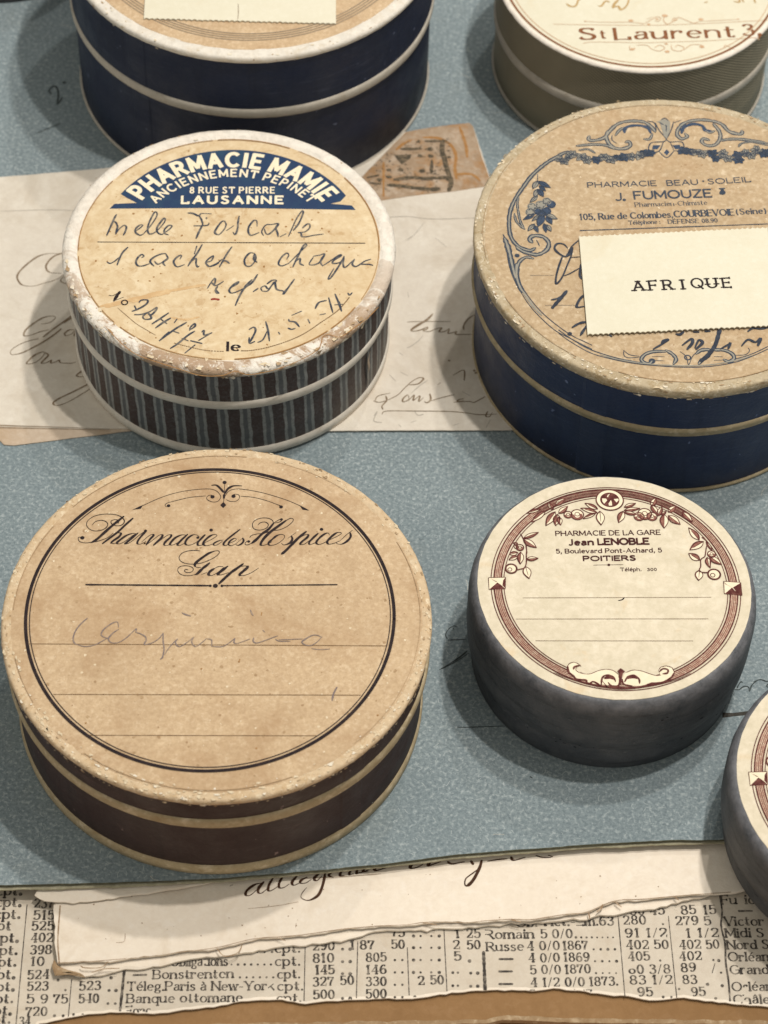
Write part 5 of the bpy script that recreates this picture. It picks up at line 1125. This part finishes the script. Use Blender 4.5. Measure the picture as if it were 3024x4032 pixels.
def poitiers_print(t, lp, z):
    o = t.location.copy()
    A, B, C = Ink(z + 6e-5, o), Ink(z + 3e-5, o), Ink(z + 9e-5, o)
    D = Ink(z + 1.2e-4, o)
    c, r = circ_fit((1929.8, 2290), (2916, 2290), (2450, 1925), (2450, 2717), z)
    B.ring(c, r * .950, r * .062, n=220, dz=0)
    for k, w in ((1.0, .00018), (.976, .00028), (.960, .00009), (.947, .00012), (.934, .00009), (.918, .00028), (.897, .00017)): A.ring(c, r * k, w, n=220)
    for k in (.985, .968, .9535, .9405, .9265): A.ring(c, r * k, .00008, 50, 130, n=60)
    def lf_(cr, *a, dark=True):
        bx, by, tx, ty, w = a
        b, t_ = at(bx, by, z, cr), at(tx, ty, z, cr); dd = t_ - b; L = dd.length; dd /= L; nr = Vector((-dd.y, dd.x, 0)); ww = w / cr[2] / 19500
        us = (0, .15, .3, .5, .7, .85, 1)
        P = [b + dd * L * u + nr * sin(pi * u ** .85) * ww / 2 for u in us] + [b + dd * L * u - nr * sin(pi * u ** .85) * ww / 2 for u in us[::-1][1:-1]]
        C.poly([(p.x, p.y) for p in P], (len(C.v) % 9) * 1e-6)
        D.leaf(cr, bx, by, tx, ty, w, .00015)
        if dark:
            P = [b + dd * L * u for u in us] + [b + dd * L * u - nr * sin(pi * u ** .85) * ww / 2.3 for u in us[::-1][1:-1]]
            E.poly([(p.x, p.y) for p in P], (len(E.v) % 9) * 1e-6)
    E = Ink(z + 1.05e-4, o)
    for a in ((1130, 430, 930, 340, 80), (1120, 490, 860, 420, 80), (1100, 500, 900, 590, 60), (440, 480, 290, 700, 120), (480, 520, 450, 700, 110), (500, 500, 640, 390, 90), (400, 440, 330, 330, 80), (280, 460, 60, 640, 90), (200, 430, -20, 500, 60), (440, 370, 600, 260, 90), (500, 560, 530, 690, 80)):
        lf_(p1, *a)
    lf_(p1, 1170, 470, 1190, 690, 130, dark=False); lf_(p1, 1550, 470, 1480, 650, 110)
    for a in ((450, 400, 630, 340, 70), (450, 450, 700, 420, 70), (450, 480, 650, 520, 70), (900, 380, 960, 250, 90), (890, 370, 1000, 520, 90), (1170, 540, 1360, 680, 120), (1170, 480, 1290, 380, 90), (1050, 520, 1130, 470, 60), (1400, 480, 1560, 640, 100), (1000, 540, 1060, 400, 80)): lf_(p2, *a)
    lf_(p2, 1100, 520, 1100, 740, 130)
    for cr, x, y, rr_ in ((p1, 800, 530, 100), (p1, 650, 530, 65), (p2, 780, 520, 110), (p2, 690, 560, 80), (p2, 900, 560, 80), (p3, 940, 620, 90), (p4, 720, 730, 90)):
        q = rr_ / cr[2] / 19500; cpt = at(x, y, z, cr)
        C.disc(cpt, q, 16, 1.1e-5, q * .95); D.ring(cpt, q, .00022, n=20); E.ring((cpt.x, cpt.y - q * .2), q * .62, q * .45, 180, 380, 16); D.ring((cpt.x, cpt.y + q * .1), q * .38, .00014, n=14)
    for a in ((1040, 370, 1400, 230, 120), (1030, 400, 1350, 610, 170), (880, 520, 780, 500, 60), (880, 640, 800, 540, 90), (880, 740, 680, 780, 110), (880, 830, 670, 920, 110), (1110, 900, 1390, 880, 120)): lf_(p3, *a)
    lf_(p3, 960, 730, 950, 1020, 150); lf_(p3, 1080, 1090, 1170, 1385, 190, dark=False)
    D.pen(p3, '960,270 1020,380 1080,500 1100,600 1110,720 1100,800 1100,1000 1050,1120 960,1150 880,1170', .00028, taper=False)
    for a in ((430, 390, 190, 110, 160), (530, 430, 220, 620, 170), (440, 860, 190, 710, 170), (680, 780, 950, 960, 150), (620, 800, 670, 1020, 120), (600, 430, 740, 640, 60)): lf_(p4, *a)
    lf_(p4, 440, 1100, 420, 1330, 170, dark=False)
    D.pen(p4, '500,330 620,430 600,560 580,700 560,780 470,850 470,1000 430,1110 530,1150 650,1150;690,850 690,1040', .00026, taper=False)
    for cr, x, y, rr_ in ((p3, 720, 1150, 130), (p4, 780, 1200, 135)):
        q = rr_ / cr[2] / 19500; cpt = at(x, y, z, cr); C.disc(cpt, q, 18, 1.1e-5, q * 1.1); D.ring(cpt, q * 1.02, .00034, n=24); D.ring((cpt.x - q * .25, cpt.y - q * .2), q * .38, .00016, n=14)
    # medallion
    cm_ = at(1330, 290, z, p1); mx = 215 / 4.1475 / 19500; 
    D.disc(cm_, mx * 1.06, 36, 5e-6, mx * 1.0); D.k += 1
    G = Ink(z + 1.35e-4, o); G.disc(cm_, mx * .96, 36, 0, mx * .9)
    H = Ink(z + 1.5e-4, o); H.disc(cm_, mx * .72, 30, 0, mx * .68)
    J = Ink(z + 1.65e-4, o); J.shape(p1, '1205,258 1270,262 1290,290 1240,345 1212,310;1350,285 1310,345 1320,378 1370,375 1365,320;1395,270 1470,262 1475,290 1440,325;1285,235 1300,200 1335,185 1310,215 1305,240')
    # clasps
    for cr, q in ((p3, '150,1370 580,1360 575,1640 165,1660'), (p4, '1005,1355 1405,1385 1435,1680 1020,1640')):
        G.shape(cr, q)
    H.pen(p3, '150,1370 580,1360 575,1640 165,1660 150,1370', .00018, taper=False, seg=1); H.pen(p4, '1005,1355 1405,1385 1435,1680 1020,1640 1005,1355', .00018, taper=False, seg=1)
    H.shape(p3, '575,1365 580,1640 500,1560 520,1430;180,1655 370,1490 450,1540 570,1640;210,1400 350,1460 370,1480 330,1470'); H.shape(p4, '1400,1390 1430,1680 1300,1600 1220,1500;1030,1645 1200,1500 1260,1570 1430,1680;1005,1360 1040,1400 1090,1440 1200,1500 1040,1420')
    # scrolls at the foot
    G.shape(p5, '175,130 195,105 240,88 290,102 325,128 285,135 272,170 330,212 430,226 540,187 630,172 720,187 780,235 800,300 775,365 640,360 500,345 440,338 390,330 385,300 280,285 200,215;860,220 960,182 1060,192 1150,222 1240,247 1290,235 1275,190 1295,150 1360,133 1430,155 1458,210 1425,265 1310,322 1190,338 1050,370 850,370 830,290', 0)
    H.pen(p5, '170,130 190,100 240,85 290,100 335,135;280,140 270,180 330,215 430,227 540,187 630,170 720,185 790,240 810,270;870,210 960,180 1060,190 1150,220 1240,245 1300,240;1270,190 1290,150 1360,130 1430,150 1460,210', .00015)
    H.pen(p5, '240,170 255,140 320,120;170,130 180,200 240,250 280,290 390,300 400,330 440,340 480,320 560,360;575,360 590,270 650,240 720,265 750,320;660,330 700,370 780,370 800,300 790,250;1280,200 1320,165 1380,175 1375,215 1320,225;1460,210 1430,260 1390,290 1310,330 1190,340 1100,370;860,320 900,260 970,245 1030,285 1040,340;830,290 850,350 950,372', .00042)
    H.shape(p5, '600,275 650,242 715,262 740,300 680,285 620,290;880,290 930,250 980,248 1025,290 960,280;770,190 810,155 865,195 840,215 820,300 812,370 800,300 795,230;580,300 610,330 650,375 700,400 640,390;540,365 700,372 850,382 1000,378 1120,360 1300,320 1120,378 940,408 720,400')
    A.pen(p5, '0,205 150,270 380,345 560,385 720,405 840,412 960,405 1120,385 1300,350 1500,290 1659,215', .00014)
    B.build('printed_band', I_BAND, lp); A.build('printed_rings', I_MAROON, lp); C.build('printed_leaves', I_CREAM_T, lp); E.build('leaf_shading', I_ROSE_DK, lp); D.build('leaf_outlines', I_MAROON, lp)
    G.build('printed_scrolls', I_CREAM_T, lp); H.build('scroll_outlines', I_MAROON, lp); J.build('medallion_lights', I_CREAM_T, lp)
    K = Ink(z + 6e-5, o)
    K.text(p6, (100, 136), (1522, 119), 62, 'PHARMACIE DE LA GARE', wt=1.95, contrast=.8)
    K.text(p6, (278, 263), (612, 259), 74, 'Jean', wt=2.7); K.text(p6, (678, 256), (1366, 248), 78, 'LENOBLE', wt=2.7)
    K.text(p6, (108, 374), (1540, 358), 56, '5, Boulevard Pont-Achard, 5', wt=2.0, contrast=.75)
    K.text(p6, (478, 476), (1183, 468), 60, 'POITIERS', wt=2.9); K.text(p6, (982, 618), (1262, 614), 46, 'Téléph.', wt=1.9, contrast=.7); K.text(p6, (1345, 613), (1473, 610), 34, '300', wt=2.0)
    K.pen(p6, '610,537 700,533 820,532 930,530 1020,530', .0001); K.disc(at(820, 532, K.z, p6), .0003, 8)
    K.build('printed_lettering', I_MAROON_DK, lp)
    K = Ink(z + 3.5e-5, o)
    K.line(pz, (350, 683), (1355, 680), .00015); K.line(pz, (315, 796), (1340, 795), .00015); K.line(pz, (420, 912), (1258, 913), .00015)
    K.build('ruled_lines', I_GREYLINE, lp)
poitiers_print(tp, lp_, zp)
K = Ink(zp + 5e-5, tp.location.copy()); K.pen(pz, '860,697 880,693 892,682', .0003); K.build('pen_tick', I_BLACK, lp_)

M_SCUFF = ink('grey_scuff', (0.15, 0.155, 0.165), (0.08, 0.085, 0.095), amt=.8); M_SCUFF2 = ink('dark_scuff', (0.012, 0.013, 0.016), (0.03, 0.03, 0.035))
chips(tp, BP['R'], BP['h'] * .36 + .0014, .0016, .0004, 150, 21, (M_SCUFF2, M_SCUFF), size=.0005, side=1.0)
chips(tp, BP['R'], BP['h'] - .0030, .0100, .0004, 90, 22, (M_SCUFF, M_SCUFF, M_SCUFF2), size=.00045, side=1.0)
P2 = dict(c=(.0937, .2475), s=1.03, rot=radians(0))
tp2 = tp.copy(); scene.collection.objects.link(tp2)
tp2['label'] = 'slate grey box cut off by the right edge of the picture'
for ch in list(tp.children):
    c = ch.copy(); scene.collection.objects.link(c); c.parent = tp2
    for gch in list(ch.children):
        d = gch.copy(); scene.collection.objects.link(d); d.parent = c
tp2.location = (P2['c'][0], P2['c'][1], 0.0); tp2.scale = (P2['s'], P2['s'], .84); tp2.rotation_euler = (0, 0, P2['rot'])
tp['group'] = tp2['group'] = 'slate grey boxes with the Poitiers label'

# ---- A: blue box at the back left
BA = dict(c=(-.03445, .4537), R=.0424, h=.0423)
ta, la = banded_box('pill_box', 'dark navy box with grey rings and a blank slip on its tan lid', BA['c'], BA['R'], BA['h'], .985, .0268, .0026, .0011, .0017, .0028,
                    (M_NAVY2, M_NAVY2, M_GREY, M_RIM_A, M_TAN), 5.2)
oa = ta.location.copy(); za = BA['h'] + .00003; K = Ink(za + 4e-5, oa); z1 = (200, 0, 1.0369)
pA = at(770, 164, za, z1); cA = Vector((BA['c'][0], BA['c'][1], 0)); rA = (Vector((pA.x, pA.y, 0)) - cA).length
for i in range(4): K.ring(cA, rA - i * .00062 * 1.1, .00026, n=220)
K.build('printed_rings', I_GREYLINE, la)
sa_ = slip(ta, ((585, -260), (1322, -240), (1323, 94), (566, 74)), za + .0004, .00115, M_PALE, 'blank pale perforated slip', True)
K = Ink(za + .0004 + 4e-5, oa); K.pen(z1, '765,15 766,50 763,80', .0002); K.build('pencil_stroke', I_GREYLINE, sa_)

chips(ta, BA['R'], BA['h'], .0017, .0024, 160, 7, (M_CH1, M_CH2, M_CH3), size=.0006, side=.5)
# ---- B: olive twill box, St Laurent
BB = dict(c=(.0552, .4592), R=.0333, h=.0289)
tb_, lb = banded_box('pill_box', 'olive twill covered box with white trims and St Laurent label at the top right', BB['c'], BB['R'], BB['h'], .987, .0170, .0026, .0013, .0011, .0011,
                     (M_TWILL, M_TWILL, M_GREY, M_RIM_B, M_PALE), 6.4)
ob_ = tb_.location.copy(); zb = BB['h'] + .00003; b1 = (2180, 0, 1.9656)
K = Ink(zb + 4e-5, ob_); cB = Vector((BB['c'][0], BB['c'][1], 0))
K.ring(cB, BB['R'] * .958, .00050, n=220)
K.text(b1, (206, 305), (326, 303), 84, 'S', wt=2.4, serif=True, contrast=.4); K.text(b1, (372, 296), (400, 295), 62, 't', wt=2.2, serif=True, contrast=.5)
K.text(b1, (482, 305), (1400, 284), 84, 'Laurent', True, 2.2, .32); K.text(b1, (1474, 274), (1605, 271), 84, '3,', True, 2.3, .35)
K.build('printed_lettering', I_SIENNA, lb)
K = Ink(zb + 5e-5, ob_)
K.ring(cB, BB['R'] * .925, .00018, n=220)
K.pen(b1, '0,187 300,192 700,196 900,192 1200,180 1659,156;240,165 420,172 600,172 700,185;1130,165 1280,158 1430,150;230,335 320,325 700,330 900,325 1200,315 1500,295 1570,292 1590,310', .00016, taper=False)
K.pen(b1, '700,185 760,150 800,130 830,140 810,165 780,160;860,120 850,160 880,185 920,170 960,145 930,140 915,165;960,130 1010,150 1080,178 1130,165;590,350 590,385 620,385 630,365;640,350 720,350 760,380 820,395 860,370 820,350 780,370;910,345 920,385 980,395 1010,370 960,350 940,370;1010,385 1060,350 1120,345 1160,355;720,150 770,130;1320,375 1330,350 1400,385;860,180 880,190', .0002)
for x, y, r in ((598, 160, .0006), (735, 188, .0004), (860, 122, .0007), (1140, 150, .0006), (878, 400, .0006), (610, 380, .0005), (1148, 362, .0006), (870, 340, .0004), (800, 148, .0004), (940, 155, .0004), (245, 165, .0003), (1428, 148, .0003)): K.disc(at(x, y, K.z, b1), r, 9, 2e-5, r * .7)
K.build('printed_flourish', I_SIENNA_P, lb)
K = Ink(zb + 4e-5, ob_)
K.pen(b1, '100,30 130,48 170,45 190,0 200,-40;200,0 220,-20;345,45 370,45 400,10 430,15;450,55 500,50 520,75 560,50 580,0 560,-40;500,0 470,30 460,60;1395,10 1440,15 1420,-30;1450,-20 1470,15;1550,-10 1560,20;1170,20 1190,15', .0005, .0007)
K.build('ink_writing', I_GOLD, lb)

# ---- dark box whose foot just shows in the top left corner
fc = at(-60, 20, 0)
td, ld = banded_box('pill_box', 'black box barely entering the picture at the top left corner', (fc.x, fc.y + .036), .036, .030, .985, .019, .0022, .0010, .0015, .002,
                    (M_BLACK, M_BLACK, M_BLACK, M_RIM_A, M_TAN), 8.1)

for o in scene.objects:
    if o.name.split('.')[0] in ('foxing_spots', 'rust_specks', 'crease_lines', 'crack_lines', 'printed_leaves', 'leaf_shading', 'leaf_outlines', 'dotted_rule'): o['kind'] = 'stuff'
def wrap_seam(t, r0, r1, z0, z1, z2, z3, deg, width, mat):
    # the covering paper laps over itself: a strip one paper thicker
    for nm, r, a, b in (('lap_seam', r0, z0, z1), ('lap_seam', r1, z2, z3)):
        V, F = [], []; n = 8
        for i in range(n + 1):
            for z in (a, b):
                w_ = radians(deg) + width * i / n + .006 * noise.noise((z * 300, i * .1, deg)); q = r + (.00022 if 0 < i < n else -.0001)
                V.append((q * cos(w_), q * sin(w_), z))
        for i in range(n): F.append((2 * i, 2 * i + 2, 2 * i + 3, 2 * i + 1))
        mesh_obj(nm, V, F, mat, t)
wrap_seam(tf, BF['R'] * .973 - .0004, BF['R'] - .0005, .0012, .0186, .0224, BF['h'] - .0028, -118, .16, M_NAVY)
wrap_seam(ta, BA['R'] * .985 - .0004, BA['R'] - .0005, .0012, .0240, .0270, BA['h'] - .0018, -128, .14, M_NAVY2)
wrap_seam(tg, BG['R'] * .980 - .0004, BG['R'] - .0005, .0034, .0180, .0214, BG['h'] - .0017, -52, .15, M_BROWN)
# soften the hard shade of very thin ink meshes: they lie flat on paper
for o in scene.objects:
    if o.type == 'MESH' and o.data.materials and len(o.data.polygons) == 0: print('empty', o.name)
